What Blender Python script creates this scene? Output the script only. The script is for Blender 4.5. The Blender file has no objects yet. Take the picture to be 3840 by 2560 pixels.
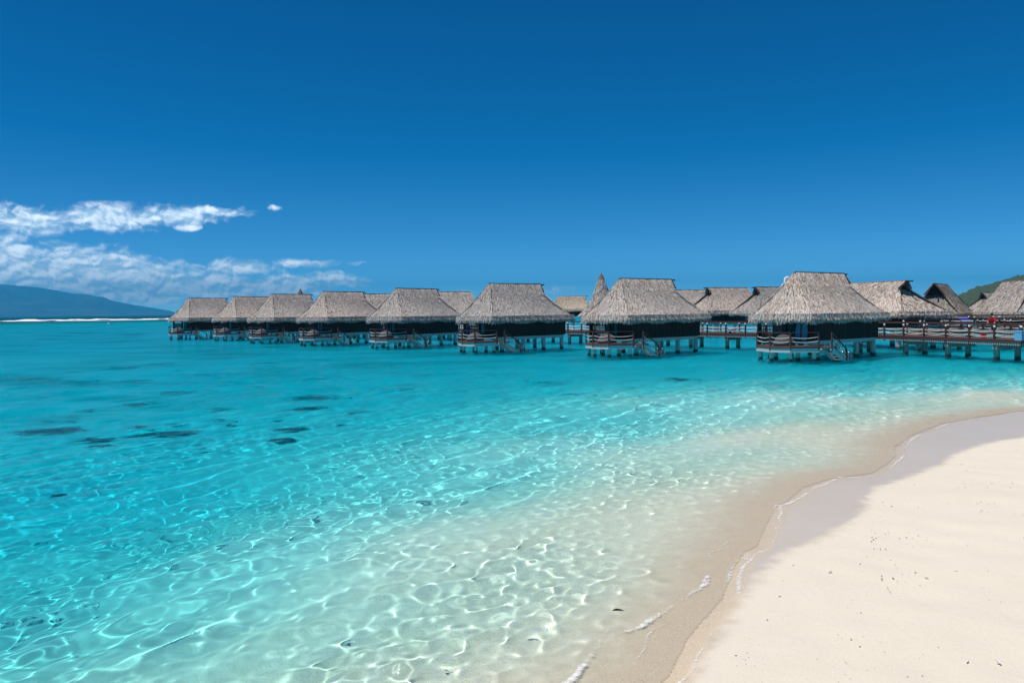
import bpy, bmesh, math, random
import numpy as np
from mathutils import Matrix, Vector
sc = bpy.context.scene
COL = sc.collection
PI = math.pi

# ------------------------------------------------------------------ camera
cam = bpy.data.cameras.new('camera'); cam_ob = bpy.data.objects.new('camera', cam); COL.objects.link(cam_ob); sc.camera = cam_ob
cam.sensor_width = 36.0; cam.lens = 28.125; cam.clip_start = 0.1; cam.clip_end = 80000.0
pitch = math.atan(116 / 3000); roll = 0.0125          # a little below level, horizon rising to the right
fw = Vector((0, math.cos(pitch), -math.sin(pitch))); rt0 = Vector((1, 0, 0)); up0 = Vector((0, math.sin(pitch), math.cos(pitch)))
rt = rt0 * math.cos(roll) - up0 * math.sin(roll); up = up0 * math.cos(roll) + rt0 * math.sin(roll)
mw = Matrix((rt, up, -fw)).transposed().to_4x4(); mw.translation = (0, 0, 3.7); cam_ob.matrix_world = mw

# ------------------------------------------------------------------ sun, sky, exposure
SUN_EL = math.radians(68); SUN_AZ = math.radians(-110)     # direction to the sun, clockwise from +Y
sd = bpy.data.lights.new('sun', 'SUN'); sun = bpy.data.objects.new('sun', sd); COL.objects.link(sun)
sd.energy = 4.6; sd.angle = math.radians(0.5); sd.color = (1.0, 0.955, 0.89)
sdir = Vector((math.sin(SUN_AZ) * math.cos(SUN_EL), math.cos(SUN_AZ) * math.cos(SUN_EL), math.sin(SUN_EL)))
sun.rotation_euler = sdir.to_track_quat('Z', 'Y').to_euler(); sun.location = (0, 0, 60)
sd.cycles.is_caustics_light = True                          # sunlight is bent by the water and focused on the seabed
sc.view_settings.view_transform = 'Standard'; sc.view_settings.look = 'None'
sc.view_settings.exposure = 0.0; sc.view_settings.gamma = 1.0; sc.view_settings.use_curve_mapping = False
sc.cycles.max_bounces = 6; sc.cycles.diffuse_bounces = 2; sc.cycles.glossy_bounces = 3; sc.cycles.transmission_bounces = 5; sc.cycles.transparent_max_bounces = 6; sc.cycles.volume_bounces = 0
sc.cycles.sample_clamp_indirect = 4.0; sc.cycles.blur_glossy = 0.5

class NT:
    """small helper to write node graphs"""
    def __init__(s, tree): s.t = tree; s.n = tree.nodes; s.l = tree.links
    def new(s, typ, **kw):
        nd = s.n.new('ShaderNode' + typ)
        for k, v in kw.items(): setattr(nd, k, v)
        return nd
    def put(s, sock, v):
        if isinstance(v, bpy.types.NodeSocket): s.l.new(v, sock)
        else: sock.default_value = v
    def m(s, op, a, b=None, c=None, clamp=False):
        nd = s.new('Math', operation=op, use_clamp=clamp)
        for i, v in enumerate((a, b, c)):
            if v is not None: s.put(nd.inputs[i], v)
        return nd.outputs[0]
    def vm(s, op, a, b=None, out=0):
        nd = s.new('VectorMath', operation=op); s.put(nd.inputs[0], a)
        if b is not None: s.put(nd.inputs[1], b)
        return nd.outputs[out]
    def noise(s, vec, scale, detail=4, rough=.55, dist=0, lac=2.0):
        nd = s.new('TexNoise'); s.put(nd.inputs['Vector'], vec); s.put(nd.inputs['Scale'], scale)
        s.put(nd.inputs['Detail'], detail); s.put(nd.inputs['Roughness'], rough); s.put(nd.inputs['Distortion'], dist); s.put(nd.inputs['Lacunarity'], lac)
        return nd.outputs[0]
    def ramp(s, f, stops, interp='LINEAR'):
        nd = s.new('ValToRGB'); nd.color_ramp.interpolation = interp; e = nd.color_ramp.elements
        while len(e) < len(stops): e.new(.5)
        for i, (p, c) in enumerate(stops): e[i].position = p; e[i].color = (*c, 1) if len(c) == 3 else c
        s.put(nd.inputs[0], f); return nd.outputs[0]
    def mix(s, f, a, b, blend='MIX'):
        nd = s.new('Mix', data_type='RGBA', blend_type=blend); s.put(nd.inputs[0], f)
        for i, v in ((6, a), (7, b)):
            s.put(nd.inputs[i], v if isinstance(v, bpy.types.NodeSocket) else (*v, 1))
        return nd.outputs[2]
    def step(s, v, a, b):
        nd = s.new('MapRange', interpolation_type='SMOOTHSTEP'); s.put(nd.inputs[0], v); s.put(nd.inputs[1], a); s.put(nd.inputs[2], b)
        return nd.outputs[0]

world = bpy.data.worlds.new('World'); sc.world = world; world.use_nodes = True
g = NT(world.node_tree); bg = g.n['Background']
sky = g.new('TexSky', sky_type='NISHITA', sun_disc=False, sun_elevation=SUN_EL, sun_rotation=SUN_AZ, ozone_density=6.0, air_density=0.6, dust_density=0.0)
sep = g.new('SeparateColor'); g.l.new(sky.outputs[0], sep.inputs[0])
# polarised deep-blue grade of the whole sky (channel curves, same in every direction)
cr = g.m('MULTIPLY', g.m('MAXIMUM', g.m('SUBTRACT', sep.outputs[0], 1.25), 0.012), 0.45)
cg = g.m('MULTIPLY', g.m('POWER', g.m('MULTIPLY', sep.outputs[1], .1), 1.18), 7.2)
cb = g.m('MULTIPLY', g.m('POWER', g.m('MULTIPLY', sep.outputs[2], .1), 1.0), 8.4)
rn = g.m('MULTIPLY', sep.outputs[0], .1); low = g.m('ADD', 1.0, g.m('MULTIPLY', g.m('MULTIPLY', rn, rn), 8.0))      # brighter towards the horizon, all round
cmb = g.new('CombineColor'); g.l.new(g.m('MULTIPLY', cr, low), cmb.inputs[0]); g.l.new(g.m('MULTIPLY', cg, low), cmb.inputs[1]); g.l.new(g.m('MULTIPLY', cb, low), cmb.inputs[2])
# clouds: banks low over the sea, in the sky's own directions (azimuth, elevation in degrees)
tc = g.new('TexCoord'); sx = g.new('SeparateXYZ'); g.l.new(tc.outputs['Generated'], sx.inputs[0])
az = g.m('MULTIPLY', g.m('ARCTAN2', sx.outputs[0], sx.outputs[1]), 180 / PI)
el = g.m('MULTIPLY', g.m('ARCSINE', sx.outputs[2]), 180 / PI)
ae = g.new('CombineXYZ'); g.l.new(az, ae.inputs[0]); g.l.new(el, ae.inputs[1])
nw = g.new('TexNoise'); g.l.new(ae.outputs[0], nw.inputs[0]); nw.inputs['Scale'].default_value = .55; nw.inputs['Detail'].default_value = 3
warp = g.vm('MULTIPLY', g.vm('SUBTRACT', nw.outputs[1], (.5, .5, .5)), (1.6, .7, 0))
aew = g.vm('ADD', ae.outputs[0], warp)
BLOBS = [(-34.5, 6.0, 4.0, 1.25, 1.0), (-30.6, 5.9, 2.6, 1.0, 1), (-26.5, 6.2, 3.6, 1.0, 1), (-22.8, 6.5, 3.6, .75, 1), (-19.8, 6.8, 2.4, .42, .95), (-21.9, 5.75, .9, .28, .85), (-16.3, 7.15, .7, .25, .8),
         (-33.5, 3.2, 5.5, 2.2, 1.5), (-28.3, 2.7, 5.0, 2.0, 1.5), (-24.2, 2.0, 4.6, 1.7, 1.5), (-19.0, 3.1, 3.4, .6, .95), (-20.2, 1.7, 4.4, 1.3, 1.45), (-14.3, 3.4, 3.2, .34, .85), (-15.6, 1.8, 3.4, 1.05, 1.4), (-12.2, 2.2, 2.4, .6, 1),
         (-3.9, 1.35, 1.3, .35, .5), (3.3, 1.45, 1.4, .35, .5), (-45, 4.5, 8, 2.2, 1)]
fld = None
for a0, e0, ra, re, wgt in BLOBS:
    q = g.vm('MULTIPLY', g.vm('SUBTRACT', aew, (a0, e0, 0)), (1 / ra, 1 / re, 0))
    b = g.m('MULTIPLY', g.m('SUBTRACT', 1.0, g.vm('LENGTH', q, out=1)), wgt)
    fld = b if fld is None else g.m('MAXIMUM', fld, b)
ncoord = g.vm('MULTIPLY', aew, (.80, 1.25, 1))
n1 = g.noise(ncoord, 1.0, 8, .56, .1)
n2 = g.noise(g.vm('ADD', ncoord, (.14, -.30, 0)), 1.0, 8, .56, .1)
dens = g.m('ADD', g.m('MULTIPLY', fld, 1.5), g.m('MULTIPLY', g.m('SUBTRACT', n1, .5), 2.2))
cov = g.step(dens, -.12, 1.10)
lit = g.step(g.m('SUBTRACT', n1, n2), -.14, .16)
ccol = g.mix(lit, (5.8, 8.6, 11.0), (16.0, 17.5, 18.5))
skyc = g.mix(g.m('MULTIPLY', cov, .88), cmb.outputs[0], ccol)
g.l.new(skyc, bg.inputs[0]); bg.inputs[1].default_value = 0.1
world.cycles.sampling_method = 'NONE'        # smooth sky: bounce rays find it without light sampling

# ------------------------------------------------------------------ mesh helpers
def grid_faces(nr, nc):
    i = np.arange(nr - 1)[:, None] * nc + np.arange(nc - 1)[None, :]
    return np.stack([i, i + 1, i + nc + 1, i + nc], -1).reshape(-1, 4)
def raw_mesh(name, v, faces, smooth=True, attrs=None):
    """mesh from numpy arrays; faces is (n,3) or (n,4)"""
    me = bpy.data.meshes.new(name); v = np.asarray(v, np.float32); faces = np.asarray(faces, np.int32); k = faces.shape[1]; n = len(faces)
    me.vertices.add(len(v)); me.vertices.foreach_set('co', v.ravel())
    me.loops.add(n * k); me.polygons.add(n)
    me.loops.foreach_set('vertex_index', faces.ravel()); me.polygons.foreach_set('loop_start', np.arange(0, n * k, k, dtype=np.int32))
    me.polygons.foreach_set('use_smooth', np.full(n, smooth)); me.update(calc_edges=True)
    for nm, a in (attrs or {}).items():
        at = me.attributes.new(nm, 'FLOAT', 'POINT'); at.data.foreach_set('value', np.asarray(a, np.float32).ravel())
    return me
def link(name, me, mat=None, parent=None, kind=None, label=None, cat=None, group=None):
    o = bpy.data.objects.new(name, me); COL.objects.link(o)
    if mat is not None and me is not None and not me.materials: me.materials.append(mat)
    if parent is not None: o.parent = parent
    if kind: o['kind'] = kind
    if label: o['label'] = label
    if cat: o['category'] = cat
    if group: o['group'] = group
    return o
def material(name):
    m = bpy.data.materials.new(name); m.use_nodes = True; q = NT(m.node_tree); return m, q, q.n['Principled BSDF']

# ------------------------------------------------------------------ the shore: signed distance to the swash line
SWASH = np.array([(-60, -48), (-20, -12), (-5, 1.2), (-.6, 5.2), (0.75, 6.6), (1.71, 7.71), (2.14, 8.71), (2.84, 9.91), (3.27, 11.03), (3.64, 11.75), (3.97, 12.13), (4.34, 13.01), (5.06, 14.58), (5.4, 14.97), (6.12, 16.07), (6.9, 16.79),
                  (8.02, 17.27), (8.93, 18.42), (9.59, 19.39), (10.07, 20.49), (11.24, 22.14), (13.46, 24.55), (15.41, 25.91), (17.38, 27.09), (24, 29.6), (40, 34), (80, 40), (300, 60), (900, 80)])
WETL = np.array([(-60, -50), (-20, -14), (-5, .4), (-.5, 4.6), (.8, 6.2), (1.7, 7.4), (1.95, 8.02), (2.95, 9.91), (3.68, 11.1), (4.18, 11.85), (4.82, 12.3), (5.96, 13.4), (6.55, 14.5), (7.35, 15.8), (8.73, 17.0), (9.75, 17.9), (10.71, 19.1), (12.11, 20.2), (13.4, 20.8), (20, 23.5), (40, 29), (80, 36), (300, 55), (900, 70)])
BORE = np.array([(-2.0, 5.2), (-.6, 6.4), (0.62, 7.8), (0.91, 8.54), (1.19, 8.89), (1.49, 9.07), (1.69, 9.34), (2.09, 9.84), (2.58, 10.49), (2.75, 11.0)])
def sdist(X, Y, P):
    best = np.full(X.shape, 1e12); sg = np.ones(X.shape)
    for a, b in zip(P[:-1], P[1:]):
        e = b - a; t = np.clip(((X - a[0]) * e[0] + (Y - a[1]) * e[1]) / (e @ e), 0, 1)
        dx = X - a[0] - t * e[0]; dy = Y - a[1] - t * e[1]; q = dx * dx + dy * dy
        mk = q < best - 1e-9; best = np.where(mk, q, best); sg = np.where(mk, np.sign(e[0] * dy - e[1] * dx), sg)
    return np.sqrt(best) * sg                                # positive on the water side
rng = np.random.default_rng(11)
def waves_field(X, Y, comps):
    Z = np.zeros_like(X)
    for kx, ky, a, ph in comps: Z += a * np.sin(kx * X + ky * Y + ph)
    return Z
def comp_set(seed, fam):
    r = np.random.default_rng(seed); out = []
    for lam, amp, n, th0, sp in fam:
        for _ in range(n):
            l = lam * r.uniform(.72, 1.35); th = th0 + r.normal() * sp; k = 2 * PI / l
            out.append((k * math.cos(th), k * math.sin(th), amp * r.uniform(.5, 1.5), r.uniform(0, 2 * PI)))
    return out
PROFILE = [(-400, 30), (-60, 4.2), (-10, .78), (-2, .17), (0, .03), (.6, -.005), (2, -.12), (4, -.28), (6, -.47), (8, -.70), (11, -1.08), (14, -1.6), (20, -2.35), (40, -3.1), (120, -3.9), (400, -3.4), (540, -2.0), (575, -1.3), (600, -.9), (622, -2.0), (660, -8), (760, -40), (60000, -80)]
LUMPS = comp_set(5, [(9, .05, 6, 0, 3), (3.2, .02, 8, 0, 3), (1.2, .006, 8, 0, 3)])
def shallow_shelf(X, Y):     # the paler sand shelf that reaches out in front of the bungalows on the right
    return np.exp(-(((X - 9) / 9) ** 2 + ((Y - 33) / 8) ** 2))
def seabed_z(X, Y, s=None):
    if s is None: s = sdist(X, Y, SWASH)
    se = np.where(s > 2, 2 + (s - 2) * (1 - .30 * shallow_shelf(X, Y)), s)
    se = np.where(s > 1, 1 + (se - 1) * (1 + .75 * np.clip(-(X + .5) / 6, 0, 1) * np.clip(1.6 - Y / 16, 0, 1)), se)
    z = np.interp(se, *zip(*PROFILE))
    lump = waves_field(X, Y, LUMPS) * np.clip((s - .6) / 6, 0, 1) * np.clip(1.4 - np.hypot(X, Y) / 220, 0, 1)
    return z + lump
def fan(y0, y1, nr, a_in, nc, n_out, a_max, n_far, y_far):
    """a sheet whose cells grow with distance, out to the horizon"""
    Yr = np.concatenate([np.geomspace(y0, y1, nr), np.geomspace(y1 * 1.02, y_far, n_far)])
    a = np.concatenate([-np.geomspace(a_max, a_in * 1.03, n_out), np.linspace(-a_in, a_in, nc), np.geomspace(a_in * 1.03, a_max, n_out)])
    YY, A = np.meshgrid(Yr, a, indexing='ij'); return YY * A, YY - 5.0, len(Yr), len(a)

# ------------------------------------------------------------------ sand: beach and seabed in one sheet
X, Y, nr, nc = fan(6, 60, 420, .72, 420, 24, 30, 140, 60000)
S = sdist(X, Y, SWASH); SWt = sdist(X, Y, WETL); Zs = seabed_z(X, Y, S)
dunes = waves_field(X, Y, comp_set(8, [(2.6, .006, 8, 0, 3), (.8, .0022, 10, 0, 3)])) * np.clip(-SWt / .8, 0, 1) * np.clip(1.5 - np.hypot(X, Y) / 40, 0, 1)
Zs = Zs + dunes
sand, q, bs = material('sand')
geo = q.new('NewGeometry'); P = geo.outputs['Position']
wet_a = q.new('Attribute', attribute_name='wet').outputs['Fac']
wob = q.m('MULTIPLY', q.m('SUBTRACT', q.noise(P, 3.0, 6, .65), .5), .6)
wet = q.step(q.m('ADD', wet_a, wob), -.10, .28)
grain = q.noise(P, 170, 2, .7); grain2 = q.noise(P, 42, 3, .7); soft = q.noise(P, 1.1, 4, .6)
dry = q.mix(soft, (.65, .57, .445), (.72, .64, .515))
dry = q.mix(q.step(grain, .35, .75), dry, (.78, .71, .595)); dry = q.mix(q.m('MULTIPLY', q.step(grain2, .60, .74), .45), dry, (.47, .37, .25))
vor = q.new('TexVoronoi', feature='F1'); q.put(vor.inputs['Vector'], P); q.put(vor.inputs['Scale'], 9.0)
sp_on = q.step(q.noise(P, .9, 2), .46, .60)
sepv = q.new('SeparateColor'); q.l.new(vor.outputs['Color'], sepv.inputs[0])
speck = q.m('MULTIPLY', q.m('MULTIPLY', q.m('LESS_THAN', vor.outputs['Distance'], q.m('MULTIPLY', sepv.outputs[0], .11)), q.m('GREATER_THAN', sepv.outputs[1], .45)), sp_on)
dry = q.mix(q.m('MULTIPLY', speck, .75), dry, (.20, .15, .11))
damp = q.mix(soft, (.56, .475, .375), (.64, .55, .45))
gr3 = q.noise(P, 75, 3, .8)
under_a = q.new('Attribute', attribute_name='under').outputs['Fac']
subm = q.mix(q.step(grain2, .40, .68), (.80, .77, .62), (.64, .58, .43))
subm = q.mix(q.step(q.noise(P, 2.2, 5, .65), .52, .72), subm, (.85, .82, .67))
subm = q.mix(q.m('MULTIPLY', q.step(gr3, .50, .70), .45), subm, (.40, .35, .27)); subm = q.mix(q.m('MULTIPLY', q.step(gr3, .45, .30), .5), subm, (.92, .88, .78))
deepsand = q.mix(soft, (.77, .76, .65), (.86, .85, .75))
ripple_tone = q.m('MULTIPLY', q.step(q.noise(q.vm('MULTIPLY', P, (.5, 1, 1)), .22, 6, .68), .45, .64), q.step(under_a, 16, 45))  # dark and bright ripple streaks of the far water, painted as darker seabed patches
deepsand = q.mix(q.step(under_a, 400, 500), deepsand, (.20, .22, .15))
deepsand = q.mix(q.m('MULTIPLY', ripple_tone, .72), deepsand, (.24, .28, .22))
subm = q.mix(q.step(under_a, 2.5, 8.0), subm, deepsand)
film = q.mix(q.step(gr3, .36, .66), (.50, .40, .275), (.74, .64, .49)); colr = q.mix(wet, dry, damp); colr = q.mix(q.step(q.m('ADD', under_a, wob), -.12, .15), colr, film); colr = q.mix(q.step(q.m('ADD', under_a, q.m('MULTIPLY', wob, 2.5)), .35, 2.1), colr, subm)
q.l.new(colr, bs.inputs['Base Color'])
q.put(bs.inputs['Roughness'], q.m('SUBTRACT', .95, q.m('MULTIPLY', wet, .66)))
q.put(bs.inputs['Specular IOR Level'], q.m('ADD', .1, q.m('MULTIPLY', wet, .45)))
bp = q.new('Bump'); q.put(bp.inputs['Strength'], q.m('SUBTRACT', .55, q.m('MULTIPLY', wet, .5))); bp.inputs['Distance'].default_value = .02
hgt = q.m('ADD', q.m('MULTIPLY', grain2, .5), q.m('ADD', q.m('MULTIPLY', grain, .25), q.noise(P, 9, 4)))
q.l.new(hgt, bp.inputs['Height']); q.l.new(bp.outputs[0], bs.inputs['Normal'])
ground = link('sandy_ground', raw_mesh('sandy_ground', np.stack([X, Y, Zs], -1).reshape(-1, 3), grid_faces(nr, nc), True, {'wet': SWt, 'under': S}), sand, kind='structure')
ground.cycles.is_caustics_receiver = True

# ------------------------------------------------------------------ water
TH = math.atan2(-.66, .75)          # waves run in towards the beach
X, Y, nr, nc = fan(7, 80, 760, .72, 720, 16, 30, 150, 60000)
S = sdist(X, Y, SWASH); Zb = seabed_z(X, Y, S); dep = np.clip(-Zb, 0, 40); R = np.hypot(X, Y)
W1 = waves_field(X, Y, comp_set(21, [(3.2, .009, 6, TH, .22), (1.5, .0060, 12, TH, .28), (.75, .0026, 20, TH + .15, .55)]))
W2 = waves_field(X, Y, comp_set(22, [(.50, .0017, 22, TH, .8), (.30, .0008, 22, TH + .2, 1.1), (.18, .0002, 14, TH, 1.4)]))
def peaky(W, k, sg):               # sharp crests, broad flat troughs: the crests focus the light into thin lines
    return sg * (np.exp(np.clip(k * W / sg, -6, 2.6)) - math.exp(k * k / 2)) / k
W1 = peaky(W1, .35, .030); W2 = peaky(W2, .30, .0058)
patchy = np.clip(1 + waves_field(X, Y, comp_set(61, [(7, .16, 6, 0, 3), (3, .12, 6, 0, 3)])), .45, 1.7); W2 = W2 * patchy; W1 = W1 * (1 + 2.0 * np.clip((R - 18) / 25, 0, 1))
calm = 1.02 / np.maximum(1, dep / .75) ** .85
Zw = W1 * .85 * np.clip(dep / .45, .12, 1) * calm * np.clip(1.6 - R / 68, 0, 1) + W2 * (1 + 1.0 * np.exp(-(dep / .4) ** 2)) * np.clip(dep / .14, .12, 1) * calm ** 1.1 * .9 * np.clip(1.6 - R / 40, 0, 1)
sb = sdist(X, Y, BORE); nearb = np.exp(-np.maximum(0, np.abs(sb) - .9) * 3.0)
jag = waves_field(X, Y, comp_set(31, [(.5, .05, 6, 0, 3), (.2, .02, 6, 0, 3)]))
edge = 1 / (1 + np.exp(-np.clip((sb + jag * .6) / .035, -40, 40)))
onb = np.clip((11.3 - Y) / .6, 0, 1) * np.clip((Y + 1) / 3, 0, 1)
Zw = Zw * np.clip((S - .1) / 1.2, .05, 1) + .035 + onb * .010 * edge * np.exp(-np.clip(sb, 0, 9) / .6)
Zw = np.where(S < -.02, Zw - np.clip((-S - .02) * 1.5, 0, 60), Zw)     # the sheet dives under the sand past the swash edge
# foam: along the bore front, the upper swash edge and two spilling crests
def spot(x, y, rx, ry, ang=0.0):
    c, s_ = math.cos(ang), math.sin(ang); dx = X - x; dy = Y - y
    return np.exp(-(((dx * c + dy * s_) / rx) ** 2 + ((-dx * s_ + dy * c) / ry) ** 2))
ebore = np.exp(-((sb - .05) / .07) ** 2) * onb
foam = ebore * (.50 + .35 * spot(.55, 7.75, .3, .45) + .3 * spot(1.6, 9.25, .3, .35) + .35 * spot(2.6, 10.55, .22, .5))
lace = waves_field(X, Y, comp_set(55, [(2.2, .5, 5, 0, 3), (.7, .35, 6, 0, 3)]))
wl = .028 + .0016 * np.clip(Y, 0, 40)
esw = np.exp(-((S - .05 - .03 * lace) / wl) ** 2)
foam = np.maximum(foam, esw * np.clip(.66 + .14 * lace + .25 * spot(3.6, 11.6, .6, .8) + .2 * spot(6.3, 16.3, 1.3, .6) + .15 * spot(10.3, 20.9, .9, 1.3), 0, .7))
for off, wd, am in ((.45, .05, .36), (.95, .07, .32)): foam = np.maximum(foam, np.exp(-((S - off - .10 * lace) / wd) ** 2) * (am + .10 * lace))
for (x, y, rx, ry, an, am) in [(3.45, 11.75, .22, .5, -.5, .55), (6.55, 19.3, .42, .16, 0, .60), (9.3, 20.7, .2, .4, -.4, .50), (10.4, 24.3, .5, .16, 0, .55), (12.7, 24.2, .8, .14, .7, .5), (15.6, 26.4, 1.3, .16, .5, .5), (4.4, 13.4, .14, .4, -.4, .48)]: foam = np.maximum(foam, am * spot(x, y, rx, ry, an))
for (x, y, rx, ry) in [(6.55, 19.3, .8, .5), (10.4, 24.3, .9, .5), (9.3, 20.7, .6, .6)]: Zw += .035 * spot(x, y, rx, ry)
def make_water(name, thin):
    """sunlit water: tinted by its depth, mirrors a little of the sky, carries foam; the thin swash lets light straight through"""
    water, q, bs = material(name); q.n.remove(bs); out = q.n['Material Output']
    P = q.new('NewGeometry').outputs['Position']
    da = q.new('Attribute', attribute_name='depth').outputs['Fac']
    def absorb(k): return q.m('POWER', 2.71828, q.m('MULTIPLY', da, -k))
    tint = q.new('CombineColor'); q.l.new(absorb(.95), tint.inputs[0]); q.l.new(absorb(.108), tint.inputs[1]); q.l.new(absorb(.036), tint.inputs[2])
    dist = q.vm('LENGTH', P, out=1); pw = q.vm('MULTIPLY', P, (1, 1, 0))
    chop = q.m('ADD', q.noise(pw, 2.2, 4, .6, .4), q.m('MULTIPLY', q.noise(pw, .5, 3, .5), 2.0))
    bmp = q.new('Bump'); q.put(bmp.inputs['Distance'], q.m('ADD', .22, q.m('MULTIPLY', q.step(dist, 120, 600), .6))); q.l.new(chop, bmp.inputs['Height']); q.put(bmp.inputs['Strength'], q.m('MULTIPLY', q.step(dist, 18, 60), 1.0))
    if thin: body = q.new('BsdfTransparent')
    else:
        body = q.new('BsdfRefraction', distribution='BECKMANN'); body.inputs['IOR'].default_value = 1.33; body.inputs['Roughness'].default_value = 0.0; q.l.new(bmp.outputs[0], body.inputs['Normal'])
    gain = q.vm('SCALE', tint.outputs[0]); q.put(gain.node.inputs['Scale'], 1.0 if thin else q.m('SUBTRACT', 1.16, q.m('MULTIPLY', q.step(da, 0.2, 1.6), .05)))     # the focused sunlight is under-estimated; give the loss back
    q.l.new(gain, body.inputs['Color'])
    rip = q.noise(q.vm('MULTIPLY', pw, (1, 1.6, 1)), 5.5, 4, .6, .5); bm2 = q.new('Bump'); bm2.inputs['Distance'].default_value = .012; q.put(bm2.inputs['Strength'], .25 if thin else .8); q.l.new(rip, bm2.inputs['Height']); q.l.new(bmp.outputs[0], bm2.inputs['Normal'])   # cat's-paw ripples on the mirror side
    gl = q.new('BsdfGlossy'); gl.inputs['Roughness'].default_value = .06; q.l.new(bm2.outputs[0], gl.inputs['Normal'])
    fr = q.new('Fresnel'); fr.inputs[0].default_value = 1.33; q.l.new(bm2.outputs[0], fr.inputs['Normal'])
    mx = q.new('MixShader'); q.put(mx.inputs[0], q.m('MULTIPLY', fr.outputs[0], .45)); q.l.new(body.outputs[0], mx.inputs[1]); q.l.new(gl.outputs[0], mx.inputs[2])
    if not thin:        # light scattered back by the water itself
        sc_ = q.new('BsdfDiffuse'); sc_.inputs['Color'].default_value = (.0, .36, .50, 1); mxs = q.new('MixShader'); q.put(mxs.inputs[0], q.m('MULTIPLY', q.m('SUBTRACT', 1.0, absorb(.7)), .14))
        q.l.new(mx.outputs[0], mxs.inputs[1]); q.l.new(sc_.outputs[0], mxs.inputs[2]); mx = mxs
    fa = q.new('Attribute', attribute_name='foam').outputs['Fac']
    fn = q.m('ADD', q.m('MULTIPLY', q.noise(P, 9, 6, .75), .9), q.m('MULTIPLY', q.noise(P, 40, 3, .7), .5))
    fm = q.m('MULTIPLY', q.step(q.m('SUBTRACT', fn, q.m('SUBTRACT', 1.12, q.m('MULTIPLY', fa, .75))), -.08, .26), .85)
    df = q.new('BsdfDiffuse'); df.inputs['Color'].default_value = (.86, .87, .88, 1)
    mx2 = q.new('MixShader'); q.l.new(fm, mx2.inputs[0]); q.l.new(mx.outputs[0], mx2.inputs[1]); q.l.new(df.outputs[0], mx2.inputs[2]); q.l.new(mx2.outputs[0], out.inputs[0])
    return water
foam = np.minimum(np.maximum(foam, np.exp(-((S - .24) / .05) ** 2) * (.42 + .10 * lace)), .68)
V = np.stack([X, Y, Zw], -1).reshape(-1, 3); FQ = grid_faces(nr, nc); filmv = (Zw - Zb).ravel(); ff = filmv[FQ].mean(1)
near_shore = (S.ravel()[FQ].max(1) < 3.0)
thinf = near_shore & (S.ravel()[FQ].mean(1) < .24); drop = ff < -.25
def sub_sheet(name, mask, mat):
    f = FQ[mask]; used, inv = np.unique(f.ravel(), return_inverse=True)
    at = {'depth': dep.ravel()[used], 'foam': foam.ravel()[used]}
    return link(name, raw_mesh(name, V[used], inv.reshape(-1, 4), True, at), mat, kind='structure')
lagoon = sub_sheet('lagoon_water', ~thinf & ~drop, make_water('lagoon_water', False)); lagoon.cycles.is_caustics_caster = True
swash = sub_sheet('swash_water', thinf & ~drop, make_water('swash_water', True))

# ================================================================== building blocks
def solid(name, col, rough=.7, spec=.3, nscale=None, namt=.25, metal=0.0):
    m, q, b = material(name); b.inputs['Roughness'].default_value = rough; b.inputs['Specular IOR Level'].default_value = spec; b.inputs['Metallic'].default_value = metal
    if nscale:
        P = q.new('TexCoord').outputs['Object']; n = q.noise(P, nscale, 5, .6)
        q.l.new(q.mix(n, tuple(c * (1 - namt) for c in col), tuple(min(1, c * (1 + namt)) for c in col)), b.inputs['Base Color'])
    else: b.inputs['Base Color'].default_value = (*col, 1)
    return m
def thatch_material(name, dark, mid, light, brown):
    m, q, b = material(name); gm = q.new('NewGeometry'); isl = gm.outputs['Random Per Island']
    rnd = q.new('ObjectInfo').outputs['Random']; P = q.vm('ADD', q.new('TexCoord').outputs['Object'], q.vm('SCALE', (37., 19., 11.))) ; q.put(P.node.inputs[1].links[0].from_node.inputs['Scale'], rnd)
    c = q.ramp(isl, [(0, dark), (.28, mid), (.72, light), (1, tuple(min(1, v * 1.2) for v in light))])
    c = q.mix(q.m('MULTIPLY', q.step(q.noise(P, .9, 5, .65), .50, .72), .55), c, brown)
    c = q.mix(q.m('MULTIPLY', q.step(q.noise(P, 14, 4, .7), .48, .7), .30), c, dark)
    hs = q.new('HueSaturation'); q.l.new(c, hs.inputs['Color']); q.put(hs.inputs['Value'], q.m('ADD', .84, q.m('MULTIPLY', rnd, .28))); q.put(hs.inputs['Saturation'], q.m('ADD', .78, q.m('MULTIPLY', rnd, .5)))
    q.l.new(hs.outputs[0], b.inputs['Base Color']); b.inputs['Roughness'].default_value = .9; b.inputs['Specular IOR Level'].default_value = .15
    return m
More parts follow.
